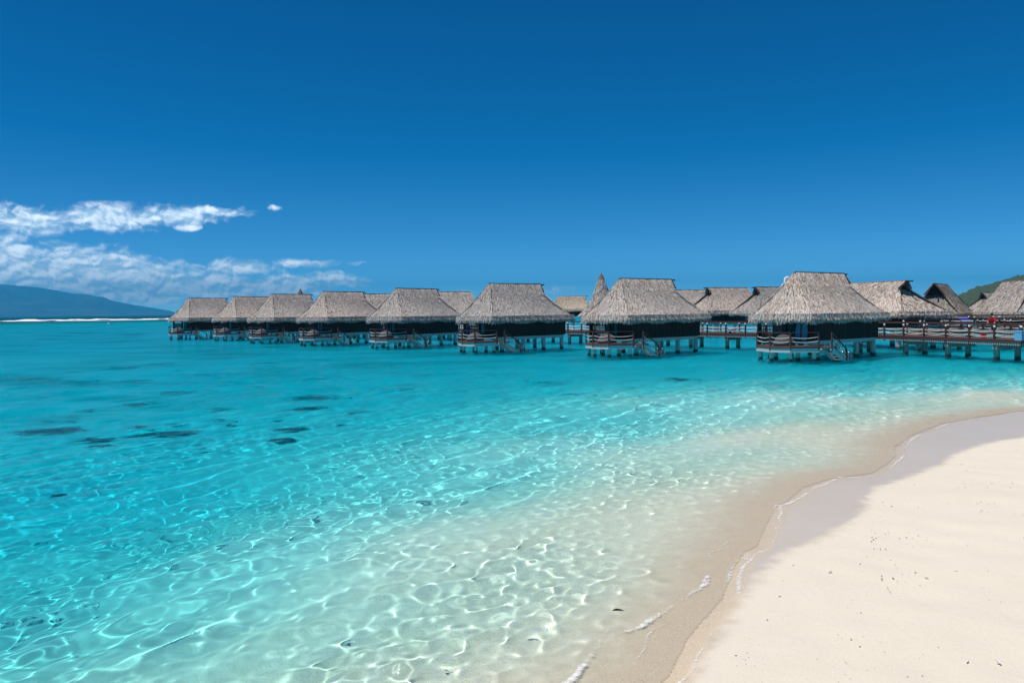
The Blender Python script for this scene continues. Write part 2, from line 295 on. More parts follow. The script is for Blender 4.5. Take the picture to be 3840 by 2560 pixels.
M = {
    'thatch': thatch_material('thatch', (.26, .21, .175), (.54, .465, .41), (.73, .66, .60), (.45, .33, .25)),
    'thatch_tan': thatch_material('thatch_tan', (.25, .20, .15), (.52, .44, .35), (.70, .62, .51), (.46, .35, .25)),
    'thatch_grey': thatch_material('thatch_grey', (.12, .105, .09), (.27, .245, .22), (.40, .37, .34), (.22, .17, .13)),  # a darker, greyer thatch
    'under': solid('thatch_underlay', (.16, .135, .115), .95, .1, 6, .4),
    'wall': solid('dark_stained_boards', (.042, .027, .022), .7, .15, 5, .35),
    'wood': solid('red_brown_timber', (.085, .040, .032), .6, .3, 6, .4),
    'deck': solid('deck_boards', (.13, .075, .06), .7, .25, 9, .35),
    'trim': solid('brown_bargeboard', (.20, .095, .05), .6, .3, 8, .3),
    'ridge': solid('ridge_cover', (.36, .25, .20), .8, .2, 7, .35),
    'paint': solid('pale_green_paint', (.50, .56, .52), .6, .3, 7, .18),
    'fascia': solid('pale_deck_edge', (.40, .43, .42), .7, .3, 9, .3),
    'white': solid('white_paint', (.78, .79, .78), .45, .4),
    'rope': solid('white_rope', (.70, .68, .62), .9, .1),
    'steel': solid('stainless_steel', (.62, .64, .66), .25, .5, metal=.9),
    'black': solid('black_timber', (.018, .015, .014), .6, .3),
    'cushion': solid('shaded_grey_canvas', (.085, .08, .085), .9, .1, 4, .2),  # grey canvas, its colour darkened to hold the eave's shadow
    'teal': solid('turquoise_board', (.03, .24, .34), .35, .5, 3, .15),
    'blue': solid('blue_plastic', (.03, .10, .42), .4, .5), 'skyblue': solid('pale_blue_plastic', (.16, .42, .62), .4, .5), 'violet': solid('violet_cloth', (.13, .12, .50), .7, .2),
    'red': solid('red_cotton', (.55, .02, .025), .9, .1), 'skin': solid('skin', (.42, .23, .15), .6, .3), 'hair': solid('dark_hair', (.015, .011, .009), .7, .3), 'shorts': solid('dark_shorts', (.05, .05, .07), .9, .1),
    'coral': solid('dark_coral', (.022, .038, .042), .95, .05, 2.5, .5), 'shell': solid('pink_shell', (.80, .66, .58), .4, .4), 'twig': solid('brown_leaf', (.10, .055, .03), .8, .2), 'foamy': solid('breaking_foam', (.88, .90, .92), .9, .1), 'green': solid('leafy_green', (.05, .10, .04), .8, .2),
}
m, q, b = material('window_glass'); b.inputs['Base Color'].default_value = (.045, .07, .075, 1); b.inputs['Roughness'].default_value = .08; b.inputs['Specular IOR Level'].default_value = .8; M['glass'] = m
# concrete piles: pale paint above, weed-dark where the water laps
m, q, b = material('pile_concrete'); P = q.new('NewGeometry').outputs['Position']; sz = q.new('SeparateXYZ'); q.l.new(P, sz.inputs[0])
n = q.noise(P, 5, 5, .65); hz = q.m('ADD', sz.outputs[2], q.m('MULTIPLY', q.m('SUBTRACT', n, .5), .25))
q.l.new(q.mix(q.step(hz, .12, .30), (.05, .055, .04), q.mix(n, (.46, .46, .42), (.62, .62, .57))), b.inputs['Base Color']); b.inputs['Roughness'].default_value = .8; M['pile'] = m
m, q, b = material('old_concrete'); P = q.new('NewGeometry').outputs['Position']; sz = q.new('SeparateXYZ'); q.l.new(P, sz.inputs[0])
n = q.noise(P, 4, 5, .65); hz = q.m('ADD', sz.outputs[2], q.m('MULTIPLY', q.m('SUBTRACT', n, .5), .3))
q.l.new(q.mix(q.step(hz, .12, .35), (.045, .05, .04), q.mix(n, (.22, .22, .19), (.40, .39, .34))), b.inputs['Base Color']); b.inputs['Roughness'].default_value = .85; M['oldpile'] = m

class MB:
    """collects boxes, bars, tubes and turned shapes into one mesh"""
    def __init__(s): s.v = []; s.f = []
    def add(s, vs, fs):
        o = len(s.v); s.v += [tuple(x) for x in vs]; s.f += [tuple(i + o for i in f) for f in fs]; return s
    def box(s, x0, x1, y0, y1, z0, z1):
        return s.add([(x0, y0, z0), (x1, y0, z0), (x1, y1, z0), (x0, y1, z0), (x0, y0, z1), (x1, y0, z1), (x1, y1, z1), (x0, y1, z1)],
                     [(3, 2, 1, 0), (4, 5, 6, 7), (0, 1, 5, 4), (1, 2, 6, 5), (2, 3, 7, 6), (3, 0, 4, 7)])
    def bar(s, a, b, w, h, upv=(0, 0, 1)):
        a = Vector(a); b = Vector(b); d = (b - a).normalized(); sd_ = d.cross(Vector(upv))
        if sd_.length < 1e-4: sd_ = d.cross(Vector((1, 0, 0)))
        sd_.normalize(); u = sd_.cross(d).normalized(); pts = []
        for p in (a, b):
            for i, j in ((-1, -1), (1, -1), (1, 1), (-1, 1)): pts.append(p + sd_ * (w / 2 * i) + u * (h / 2 * j))
        return s.add(pts, [(0, 1, 2, 3), (7, 6, 5, 4), (0, 4, 5, 1), (1, 5, 6, 2), (2, 6, 7, 3), (3, 7, 4, 0)])
    def tube(s, path, r, n=6, cap=True):
        path = [Vector(p) for p in path]; rs = r if isinstance(r, (list, tuple)) else [r] * len(path); rings = []
        for i, p in enumerate(path):
            d = (path[min(i + 1, len(path) - 1)] - path[max(i - 1, 0)]).normalized(); a = d.cross(Vector((0, 0, 1)))
            if a.length < 1e-3: a = d.cross(Vector((1, 0, 0)))
            a.normalize(); b_ = d.cross(a)
            rings.append([p + (a * math.cos(2 * PI * k / n) + b_ * math.sin(2 * PI * k / n)) * rs[i] for k in range(n)])
        vs = [x for rg in rings for x in rg]; fs = []
        for i in range(len(path) - 1):
            for k in range(n): fs.append((i * n + k, i * n + (k + 1) % n, (i + 1) * n + (k + 1) % n, (i + 1) * n + k))
        if cap: fs += [tuple(range(n)), tuple(reversed(range(len(vs) - n, len(vs))))]
        return s.add(vs, fs)
    def poly(s, pts, z0, z1):           # vertical prism over a plan polygon
        n = len(pts); vs = [(x, y, z0) for x, y in pts] + [(x, y, z1) for x, y in pts]
        return s.add(vs, [tuple(reversed(range(n))), tuple(range(n, 2 * n))] + [(i, (i + 1) % n, n + (i + 1) % n, n + i) for i in range(n)])
    def mesh(s, name, smooth=False):
        me = bpy.data.meshes.new(name); me.from_pydata(s.v, [], s.f)
        if smooth: me.polygons.foreach_set('use_smooth', [True] * len(me.polygons))
        me.update(); return me
    def build(s, name, mat, parent=None, smooth=False, **kw): return link(name, s.mesh(name, smooth), mat, parent, **kw)
def empty(name, loc=(0, 0, 0), rz=0.0, label=None, cat=None, group=None):
    o = link(name, None, label=label, cat=cat, group=group); o.location = loc; o.rotation_euler = (0, 0, rz); o.empty_display_size = .3; return o
def copy_tree(o, parent=None, kids=None):
    if kids is None:
        kids = {}
        for x in bpy.data.objects:
            if x.parent: kids.setdefault(x.parent.name, []).append(x)
    c = o.copy(); COL.objects.link(c); c.parent = parent
    for ch in kids.get(o.name, []): copy_tree(ch, c, kids)
    return c
def kid(me, name, mat, parent, loc=(0, 0, 0), rz=0.0):        # a repeated piece that shares its mesh
    o = link(name, me, mat, parent); o.location = loc; o.rotation_euler = (0, 0, rz); return o

# ------------------------------------------------------------------ thatched roofs
def quad_pts(Q, u, v, sag, v0=0.0, v1=1.0):
    """bilinear patch: Q = eave a, eave b, top b, top a; returns points, down-slope and normal"""
    A, B, C, D = [np.array(p, float) for p in Q]; u = u[:, None]; v = v[:, None]
    p = (A * (1 - u) + B * u) * (1 - v) + (D * (1 - u) + C * u) * v
    dn = -((D - A) * (1 - u) + (C - B) * u); dn /= np.linalg.norm(dn, axis=1, keepdims=True)
    du = (B - A) * (1 - v) + (C - D) * v + 1e-6; nn = np.cross(du, -dn); nn /= np.linalg.norm(nn, axis=1, keepdims=True) + 1e-9
    nn = np.where(nn[:, 2:3] < 0, -nn, nn)
    vg = v0 + (v1 - v0) * v
    p = p - nn * (sag * np.sin(np.pi * vg) * (1 - .3 * vg))
    return p, dn, nn
def blades(pos, dn, nn, ln, wd, lift, jit, r):
    side = np.cross(dn, nn); a = r.normal(0, jit, len(pos))[:, None]
    d = dn * np.cos(a) + side * np.sin(a); sd_ = np.cross(d, nn); ln = ln[:, None]; wd = wd[:, None]
    tip = pos + d * ln + nn * lift[:, None]; root = pos + nn * .01; tw = r.normal(0, .35, len(pos))[:, None]; sd2 = sd_ + nn * tw
    v = np.stack([root - sd2 * wd, root + sd2 * wd, tip + sd2 * wd * .35, tip - sd2 * wd * .35], 1).reshape(-1, 3)
    return v, np.arange(len(v)).reshape(-1, 4)
def roof_patches(L):
    """L: dict of plan numbers; eave all round, ridge, blunt prow in front (+x), small open gable at the back (-x)"""
    ze, zr, zg = L['ze'], L['zr'], L['zg']; w = L['w']; xf, xp, xr = L['xf'], L['xp'], L['xr']; rf, rr = L['rf'], L['rr']
    t = (zg - ze) / (zr - ze); yg = w * (1 - t); P = []
    for s in (1, -1):
        fe = (xf, s * w * .95, ze); fm = (xf + (rf - xf) * t, s * yg * .95, zg)
        P.append([(xr, s * w, ze), fe, fm, (rr - .25, s * yg, zg), 0, t])
        P.append([(rr - .25, s * yg, zg), fm, (rf, s * .04, zr), (rr - .45, s * .04, zr), t, 1])
        P.append([fe, (xp, 0, ze), (rf, 0, zr), (rf, s * .05, zr), 0, 1])
    P.append([(xr, w, ze), (xr, -w, ze), (rr + .15, -yg * .96, zg + .05), (rr + .15, yg * .96, zg + .05), 0, t])  # back hip under the gable
    return P, yg
def build_roof(L, parent, mats, dens=170, seed=1, fringe=150, sag=.16):
    r = np.random.default_rng(seed); P, yg = roof_patches(L); ze, zr, zg = L['ze'], L['zr'], L['zg']
    base_v = []; base_f = []; o = 0; bv = []; bf = []; ob = 0
    for Q in P:
        va, vb = Q[4:]; Q = Q[:4]
        nu, nv = 14, 8; u, v = np.meshgrid(np.linspace(0, 1, nu), np.linspace(0, 1, nv)); p, _, nn = quad_pts(Q, u.ravel(), v.ravel(), sag, va, vb)
        p = p + nn * (r.normal(0, .02, len(p))[:, None]) * (np.sin(np.pi * u.ravel()) > .05)[:, None]
        p = p - nn * .05
        base_v.append(p); base_f.append(grid_faces(nv, nu) + o); o += len(p)
        A, B, C, D = [np.array(x) for x in Q]; area = .5 * (np.linalg.norm(np.cross(B - A, D - A)) + np.linalg.norm(np.cross(B - C, D - C)))
        n = int(area * dens); u = r.uniform(0, 1, n); wb = np.linalg.norm(B - A); wt = np.linalg.norm(C - D)
        v = r.uniform(0, 1, n); keep = r.uniform(0, 1, n) < (wb * (1 - v) + wt * v) / max(wb, wt); u, v = u[keep], v[keep]; n = len(u)
        p, dn, nn = quad_pts(Q, u, v, sag, va, vb)
        vv, f4 = blades(p, dn, nn, r.uniform(.18, .42, n), r.uniform(.007, .019, n), np.abs(r.normal(.02, .016, n)), .20, r)
        bv.append(vv); bf.append(f4 + ob); ob += len(vv)
    w, xf, xp, xr = L['w'], L['xf'], L['xp'], L['xr']
    ring = [(xr, w), (xf, w * .95), (xp, 0), (xf, -w * .95), (xr, -w), (xr, w)]
    fv = []; ffc = []; of = 0; und = MB()
    for a, b in zip(ring[:-1], ring[1:]):
        a = np.array(a); b = np.array(b); ln = np.linalg.norm(b - a); n = int(ln * fringe); t = r.uniform(0, 1, n)[:, None]; e = (b - a) / ln; nrm = np.array([e[1], -e[0]])
        if nrm @ ((a + b) / 2 - np.array([(xf + xr) / 2, 0])) < 0: nrm = -nrm
        pos = np.concatenate([a + (b - a) * t + nrm * r.normal(-.06, .07, (n, 1)), np.full((n, 1), ze) + r.uniform(-.05, .24, (n, 1))], 1)
        dn = np.concatenate([nrm[None] * r.uniform(-.35, .30, (n, 1)), -np.ones((n, 1))], 1); dn /= np.linalg.norm(dn, axis=1, keepdims=True)
        nn = np.concatenate([np.repeat(nrm[None], n, 0), np.full((n, 1), -.25)], 1); nn /= np.linalg.norm(nn, axis=1, keepdims=True)
        droop = .92 + .12 * np.sin(t[:, 0] * ln * 1.7 + seed)
        vv, f4 = blades(pos, dn, nn, r.uniform(.40, .56, n) * droop, r.uniform(.012, .035, n), r.normal(0, .02, n), .20, r); fv.append(vv); ffc.append(f4 + of); of += len(vv)
        und.bar((*(a - nrm * .24), ze - .12), (*(b - nrm * .24), ze - .12), .12, .40)
    roof = link('thatched_roof', raw_mesh('thatched_roof', np.concatenate(base_v), np.concatenate(base_f), True), mats['base'], parent)
    th = link('roof_thatch', raw_mesh('roof_thatch', np.concatenate(bv), np.concatenate(bf), False), mats['thatch'], roof, kind='stuff')
    fr = link('eave_fringe', raw_mesh('eave_fringe', np.concatenate(fv), np.concatenate(ffc), False), mats['thatch'], roof, kind='stuff')
    und.build('eave_underlay', M['under'], roof)
    rr, rf = L['rr'], L['rf']
    MB().bar((rf + .1, 0, zr - .01), (rr - .45, 0, zr + .01), .16, .07).build('ridge_cover', M['ridge'], roof)
    MB().tube([(rr - .1, 0, zr - .09), (rr - .5, 0, zr - .08), (rr - .95, 0, zr - .06)], .07, 7).build('ridge_pole', M['black'], roof)
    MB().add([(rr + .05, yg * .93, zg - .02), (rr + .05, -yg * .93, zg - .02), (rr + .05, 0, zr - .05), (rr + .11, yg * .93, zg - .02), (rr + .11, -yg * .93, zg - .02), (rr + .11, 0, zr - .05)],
             [(0, 1, 2), (5, 4, 3), (0, 3, 4, 1), (1, 4, 5, 2), (2, 5, 3, 0)]).build('gable_shade', M['black'], roof)  # black sheet standing in for the shade inside the open gable
    for s in (1, -1): MB().bar((rr - .44, s * .03, zr), (rr - .24, s * (yg + .03), zg), .07, .12).build('bargeboard', M['trim' if mats.get('trim') else 'wood'], roof)
    return roof
ROOF = dict(ze=3.02, zr=6.2, zg=5.4, w=2.65, xf=4.85, xp=5.5, xr=-5.3, rf=3.0, rr=-3.0)
TH = dict(base=M['under'], thatch=M['thatch'])

# ------------------------------------------------------------------ front-row bungalow, +x towards the lagoon, z = 0 at the water
def rails(parent, pts, z, h=.92, ropes=True, post_skip=()):
    """posts at pts, timber hand rail, two sagging ropes in each bay"""
    pm = rails.post; 
    for i, (x, y) in enumerate(pts):
        if i not in post_skip: kid(pm, 'rail_post', M['wood'], parent, (x, y, z))
    for i, ((x0, y0), (x1, y1)) in enumerate(zip(pts[:-1], pts[1:])):
        MB().bar((x0, y0, z + h), (x1, y1, z + h), .09, .06).build('handrail', M['wood'], parent)
        for k, zz in enumerate((.34, .62)):
            pp = [(x0 + (x1 - x0) * t, y0 + (y1 - y0) * t, z + zz - .10 * 4 * t * (1 - t)) for t in np.linspace(0, 1, 9)]
            MB().tube(pp, .02, 5, False).build('rope', M['rope'], parent, True)
rails.post = MB().box(-.05, .05, -.05, .05, -.30, .90).mesh('rail_post'); rails.post.materials.append(M['wood'])
PILE = {}
def pile(parent, x, y, top, bottom=-3.2, r=.17, mat='pile'):
    key = (top, bottom, r, mat)
    if key not in PILE: PILE[key] = MB().tube([(0, 0, bottom), (0, 0, -.2), (0, 0, top)], [r * 1.05, r * 1.02, r], 12).mesh('pile', True); PILE[key].materials.append(M[mat])
    return kid(PILE[key], 'pile', M[mat], parent, (x, y, 0))
BOARD = MB().box(0, .235, -.02, .02, 0, 1).mesh('wall_board'); BOARD.materials.append(M['wall'])
def board_wall(parent, a, b, z0, z1, step=.25):
    """each upright board is a piece of its own"""
    a = Vector((*a, z0)); b = Vector((*b, z0)); d = b - a; n = max(1, int(d.length / step)); ang = math.atan2(d.y, d.x)
    wp = MB().bar(a + Vector((0, 0, (z1 - z0) / 2)), b + Vector((0, 0, (z1 - z0) / 2)), .05, z1 - z0).build('wall', M['black'], parent)
    nrm = Vector((d.y, -d.x, 0)).normalized()
    for i in range(n):
        p = a + d * (i / n) + nrm * (.045 + .008 * (i % 2)); o = kid(BOARD, 'wall_board', M['wall'], wp, p, ang); o.scale = (d.length / n / .25, 1, z1 - z0)
    return wp
def bungalow_shell(h, floor=1.5, front=True):
    zt = 3.15
    board_wall(h, (4.0, 2.05), (-4.7, 2.05), floor - .12, zt)
    board_wall(h, (-4.7, 2.05), (-4.7, -2.05), floor - .12, zt)
    board_wall(h, (-4.7, -2.05), (2.6, -2.05), floor - .12, zt)
    MB().box(-4.66, 4.0, -2.0, 2.0, floor - .16, floor - .02).build('floor_slab', M['deck'], h)
    MB().box(-4.6, 4.2, 1.78, 1.95, floor - .42, floor - .165).build('floor_beam', M['paint'], h)
    MB().box(-4.6, 4.2, -1.95, -1.78, floor - .42, floor - .165).build('floor_beam', M['paint'], h)
    for x in (3.2, .6, -2.0, -4.4): MB().box(x - .09, x + .09, -1.77, 1.77, floor - .40, floor - .165).build('cross_beam', M['paint'], h)
    for x in (3.2, .6, -2.0, -4.4):
        for y in (1.86, -1.86): pile(h, x, y, floor - .42, r=.19)
    # glazed front with a corner of solid boards
    fwall = board_wall(h, (4.0, .75), (4.0, 2.05), floor - .12, zt)
    for i, (y0, y1) in enumerate(((-2.0, -1.1), (-1.1, -.2), (-.2, .72))):
        dr = MB().box(2.58, 2.66, y0 + .02, y0 + .09, floor, zt).box(2.58, 2.66, y1 - .09, y1 - .02, floor, zt).box(2.581, 2.659, y0 + .09, y1 - .09, zt - .1, zt).box(2.581, 2.659, y0 + .09, y1 - .09, floor, floor + .12).build('glass_door', M['wood'], h)
        MB().box(2.60, 2.63, y0 + .09, y1 - .09, floor + .12, zt - .1).build('pane', M['glass'], dr)
    MB().box(2.62, 4.0, .70, .76, floor, zt).build('side_wall', M['wall'], h)
    for (x, y) in ((4.3, -2.05), (4.3, .1)): MB().box(x - .1, x + .1, y - .1, y + .1, floor - .5, zt).build('corner_post', M['black'], h)
    MB().box(4.0, 4.4, -2.1, .72, floor - .16, floor - .03).build('veranda_floor', M['deck'], h)
def front_bungalow():
    h = empty('overwater_bungalow'); build_roof(ROOF, h, TH, 520, 3, 260)
    bungalow_shell(h)
    # little balustrade of upright slats along the open veranda
    bal = MB().bar((4.34, -1.9, 2.38), (4.34, 0, 2.38), .08, .06).build('balustrade', M['wood'], h)
    sl = MB().box(-.02, .02, -.035, .035, 0, .85).mesh('slat')
    for k in range(12): kid(sl, 'slat', M['wood'], bal, (4.34, -1.8 + k * .15, 1.5))
    # bathing platform a step lower, with rails, stairs and a ladder
    zd = 1.05; plan = [(4.0, -1.9), (5.7, -1.35), (6.6, .35), (6.3, 1.75), (4.6, 2.95), (3.9, 2.95)]
    MB().poly(plan, zd - .14, zd).build('platform_deck', M['deck'], h)
    fas = MB()
    for a, b in zip(plan[:-1], plan[1:]): fas.bar((*[a[i] * .985 for i in (0, 1)], zd - .29), (*[b[i] * .985 for i in (0, 1)], zd - .29), .10, .27)
    fas.build('platform_beam', M['paint'], h)
    rp = [(4.05, -1.85), (5.62, -1.3), (6.5, .35), (6.2, 1.7), (4.65, 2.85)]
    rails(h, rp, zd)
    for x, y in ((5.5, -1.1), (6.3, .3), (6.0, 1.55), (4.8, 2.6), (4.4, -.6), (4.5, 1.2)): pile(h, x, y, zd - .3, r=.15)
    # stairs run down to the water beside the long wall
    st = MB()
    for y in (3.0, 3.72): st.bar((4.55, y, zd - .12), (2.55, y, -.22), .07, .26)
    st = st.build('stair', M['paint'], h); tr = MB().box(-.14, .14, -.34, .34, -.025, .025).mesh('tread')
    for k in range(6): kid(tr, 'tread', M['fascia'], st, (4.3 - k * .33, 3.36, zd - .15 - k * .21))
    MB().poly([(3.9, 2.95), (4.6, 2.95), (4.6, 3.75), (3.9, 3.75)], zd - .13, zd - .01).build('stair_landing', M['deck'], h)
    hr = MB()
    hr.bar((4.55, 3.75, zd + .92), (2.7, 3.75, -.15 + .95), .07, .07).bar((4.55, 3.75, zd - .3), (4.55, 3.75, zd + .93), .09, .09, (1, 0, 0)).bar((2.75, 3.75, -.9), (2.75, 3.75, .85), .11, .11, (1, 0, 0))
    hr.build('stair_handrail', M['wood'], h)
    for k in (.35, .65): MB().bar((4.5, 3.75, zd + k - .05), (2.8, 3.75, -.1 + k - .02), .03, .03).build('stair_rope', M['rope'], h)
    pile(h, 2.75, 3.36, -.1, r=.16)
    MB().box(2.1, 2.75, 2.95, 3.8, -.12, -.02).build('swim_step', M['fascia'], h)
    for y in (3.15, 3.6):
        MB().tube([(2.2, y, -.9), (2.2, y, .45), (2.16, y, .58), (2.02, y, .64), (1.88, y, .58), (1.84, y, .42), (1.84, y, -.9)], .025, 6).build('ladder_hoop', M['steel'], h, True)
    return h
# position of each front-row house: plan point of its ridge front end, direction of its ridge (degrees)
FRONT = [((20.2, 57.1), 38, 1.0), ((8.8, 64.9), 40, 1.0), ((-2.0, 73.0), 42, 1.0), ((-12.1, 84.1), 55, 1.0), ((-21.8, 93.0), 57, 1.0), ((-30.7, 102.7), 57, 1.0), ((-39.4, 113.9), 59, 1.0), ((-48.9, 121.5), 56, 1.0)]
FRONT_LABEL = ['nearest thatched overwater bungalow, with white pipe vent on its roof and turquoise board on deck', 'second thatched bungalow from the beach, in front of the pointed cone roof',
               'third thatched bungalow from the beach, standing alone against the sky', 'fourth thatched bungalow from the beach, with another roof rising just behind its right end',
               'fifth thatched bungalow from the beach, middle of the left cluster', 'third bungalow from the far left end, small cone tip behind its ridge',
               'thatched bungalow second from the far left end of the row', 'farthest thatched bungalow at the left end of the row beside the open sea']
proto = front_bungalow(); HOUSES = []
for i, ((x, y), a, s) in enumerate(FRONT):
    h = proto if i == 0 else copy_tree(proto); ar = math.radians(a)
    h.location = (x + 3.0 * math.cos(ar), y + 3.0 * math.sin(ar), 0); h.rotation_euler = (0, 0, ar + PI); h.scale = (s, s, s)
    h['label'] = FRONT_LABEL[i]; h['category'] = 'bungalow'; h['group'] = 'front row of overwater bungalows'; HOUSES.append(h)

# ------------------------------------------------------------------ boardwalk on piles
CAP = MB().tube([(0, 0, .80), (0, 0, .83), (0, 0, .90), (0, 0, .94)], [.075, .085, .075, .03], 8).mesh('post_cap', True)
BPOST = MB().box(-.065, .065, -.065, .065, -.42, .80).mesh('rail_post'); BPOST.materials.append(M['wood'])
def boardwalk(path, width, zd, label, step=2.0, pile_every=4, mat='oldpile'):
    """path = near edge seen from the beach; deck, fascia with slats, posts with white caps, rails and ropes on both sides"""
    P = [Vector((x, y, 0)) for x, y in path]; bw = empty('boardwalk', (path[0][0], path[0][1], 0), 0, label, 'boardwalk'); O = P[0]
    deck = MB(); edge = MB(); slats = MB(); under = MB()
    samp = []; carry = 0.0
    for a, b in zip(P[:-1], P[1:]):
        d = b - a; L_ = d.length; d.normalize(); n = Vector((-d.y, d.x, 0)); n = n if n.y > 0 else -n; t = carry
        while t < L_: samp.append((a + d * t, n, d)); t += step
        carry = t - L_
        a0, b0 = a - O - d * .1, b - O + d * .1
        deck.poly([(q_.x, q_.y) for q_ in (a0, b0, b0 + n * width, a0 + n * width)], zd - .06, zd)
        for off, sg in ((-.04, -1), (width + .04, 1)):
            edge.bar(a0 + n * off + Vector((0, 0, zd - .09)), b0 + n * off + Vector((0, 0, zd - .09)), .06, .20)
            k = 0.0
            while k < L_:
                p = a - O + d * k + n * (off - sg * .02); slats.bar(p + Vector((0, 0, zd - .36)), p + Vector((0, 0, zd - .19)), .09, .04, n); k += .17
        for off in (.25, width - .25): under.bar(a0 + n * off + Vector((0, 0, zd - .2)), b0 + n * off + Vector((0, 0, zd - .2)), .12, .26)
    deck.build('deck', M['deck'], bw); edge.build('deck_edge', M['wood'], bw); slats.build('edge_slats', M['fascia'], bw, kind='stuff'); under.build('deck_beams', M['oldpile'], bw)
    for j, off in enumerate((.02, width - .02)):
        pts = [p - O + n * off for p, n, d in samp]
        for p in pts:
            o = kid(BPOST, 'rail_post', M['wood'], bw, (p.x, p.y, zd)); kid(CAP, 'post_cap', M['white'], o)
        for a, b in zip(pts[:-1], pts[1:]):
            MB().bar((a.x, a.y, zd + .98), (b.x, b.y, zd + .98), .12, .09).build('handrail', M['wood'], bw)
            for zz in (.26, .52):
                sagv = .11 if zz < .4 else .07
                MB().tube([(a.x + (b.x - a.x) * t, a.y + (b.y - a.y) * t, zd + zz - sagv * 4 * t * (1 - t)) for t in np.linspace(0, 1, 7)], .024, 5, False).build('rope', M['rope'], bw, True)
    for i, (p, n, d) in enumerate(samp):
        if i % 2 == 0:
            c = p - O; MB().bar(c + n * .05 + Vector((0, 0, zd - .50)), c + n * (width - .05) + Vector((0, 0, zd - .50)), .34, .30).build('pile_cap', M['oldpile'], bw)
            for off in (.22, width - .22): pile(bw, c.x + n.x * off, c.y + n.y * off, zd - .62, r=.19, mat=mat)
    return bw
boardwalk([(35.0, 41.0), (28.9, 62.3), (20.5, 71.0), (6.0, 87.5), (-8.0, 101.5), (-22.0, 114.0), (-36.0, 127.0), (-50.0, 140.0)], 2.2, 1.42, 'long rope railed boardwalk on concrete piles behind the front row of bungalows')
boardwalk([(33.0, 64.6), (38.5, 66.0), (44.0, 64.2), (52.0, 62.0), (60, 61)], 1.9, 1.55, 'rear boardwalk branch with crowded rails at the right edge')

boardwalk([(38.0, 73.5), (45.0, 71.5), (52.0, 68.5), (60.0, 66.0)], 1.8, 1.75, 'farthest rope railed walkway in front of the houses at the right edge')
# ------------------------------------------------------------------ bungalows of the back rows
def back_bungalow(R, mats, seed):
    h = empty('thatched_bungalow'); build_roof(R, h, mats, 320, seed, 180); zt = 3.15; fl = 1.7
    for a, b in (((4.0, 2.05), (-4.7, 2.05)), ((-4.7, 2.05), (-4.7, -2.05)), ((-4.7, -2.05), (4.0, -2.05)), ((4.0, -2.05), (4.0, 2.05))): board_wall(h, a, b, fl, zt, .5)
    MB().box(-4.6, 4.0, -1.98, 1.98, fl - .30, fl - .02).build('floor_beam', M['paint'], h)
    for x in (3.4, -.4, -4.3):
        for y in (1.8, -1.8): pile(h, x, y, fl - .30, r=.2)
    MB().box(-4.84, -4.76, -.5, .5, fl, zt - .3).build('door', M['wood'], h)
    return h
G2 = dict(ROOF); G2.update(zg=5.1, xr=-5.0, rr=-3.4)
bp1 = back_bungalow(ROOF, TH, 17); bp2 = back_bungalow(G2, dict(base=M['under'], thatch=M['thatch_grey'], trim=True), 23)
def px(x, d): return (x - 1920) / 3000 * d
BACK = [  # rear ridge end (X, Y, ridge height), direction the back faces (degrees), scale, kind, thatch, label
    ((px(2652, 104), 104, 6.35), 203, 1.0, 1, None, 'back row bungalow with dark gable opening, left of the nearest bungalow'),
    ((px(2832, 96), 96, 6.15), 203, .95, 1, None, 'back row bungalow partly hidden behind the left slope of the nearest roof'),
    ((px(2512, 120), 120, 6.5), 200, 1.0, 1, None, 'back row bungalow showing its ridge right of the second bungalow'),
    ((px(1590, 108), 108, 6.35), 195, 1.0, 1, None, 'back row bungalow showing above the right end of the fourth bungalow'),
    ((px(1360, 115), 115, 6.35), 200, 1.0, 1, None, 'back row bungalow with small dark gable right of the fifth bungalow'),
    ((px(2200, 132), 132, 5.95), 352, .72, 1, 'thatch_tan', 'distant tan roofed hut left of the pointed cone roof'),
    ((px(3266, 106), 106, 6.2), 350, .9, 1, 'thatch_tan', 'far hut whose tan ridge peeps over the right slope of the nearest bungalow'),
    ((px(3402, 70), 70, 5.88), 292, (1.12, .90), 1, None, 'large thatched bungalow behind the boardwalk, gable opening to the right'),
    ((px(3503, 79), 79, 5.85), 232, 1.0, 2, None, 'steep gabled house with brown bargeboards and grey thatch behind the boardwalk'),
    ((px(3885, 74), 74, 5.95), 262, 1.0, 1, None, 'thatched bungalow cut by the right edge of the view'),
    ((px(3682, 98), 98, 5.15), 205, .75, 1, None, 'small thatched hut with a dark gable in front of the green hill'),
]
used = set()
for (P_, ang, s, kindn, tm, lab) in BACK:
    src = bp1 if kindn == 1 else bp2
    h = copy_tree(src) if kindn in used else src
    used.add(kindn); R_ = ROOF if kindn == 1 else G2; a = math.radians(ang); sz = s[1] if isinstance(s, tuple) else s; s = s[0] if isinstance(s, tuple) else s; k = (R_['rr'] - .45) * -s
    h.location = (P_[0] - math.cos(a) * k, P_[1] - math.sin(a) * k, P_[2] - R_['zr'] * sz); h.rotation_euler = (0, 0, a + PI); h.scale = (s, s, sz)
    h['label'] = lab; h['category'] = 'bungalow'; h['group'] = 'bungalows behind the boardwalk'
    if tm:
        for ch in [o for o in bpy.data.objects if o.parent and o.parent.parent == h and o.name.startswith(('roof_thatch', 'eave_fringe'))]:
            ch.material_slots[0].link = 'OBJECT'; ch.material_slots[0].material = M[tm]

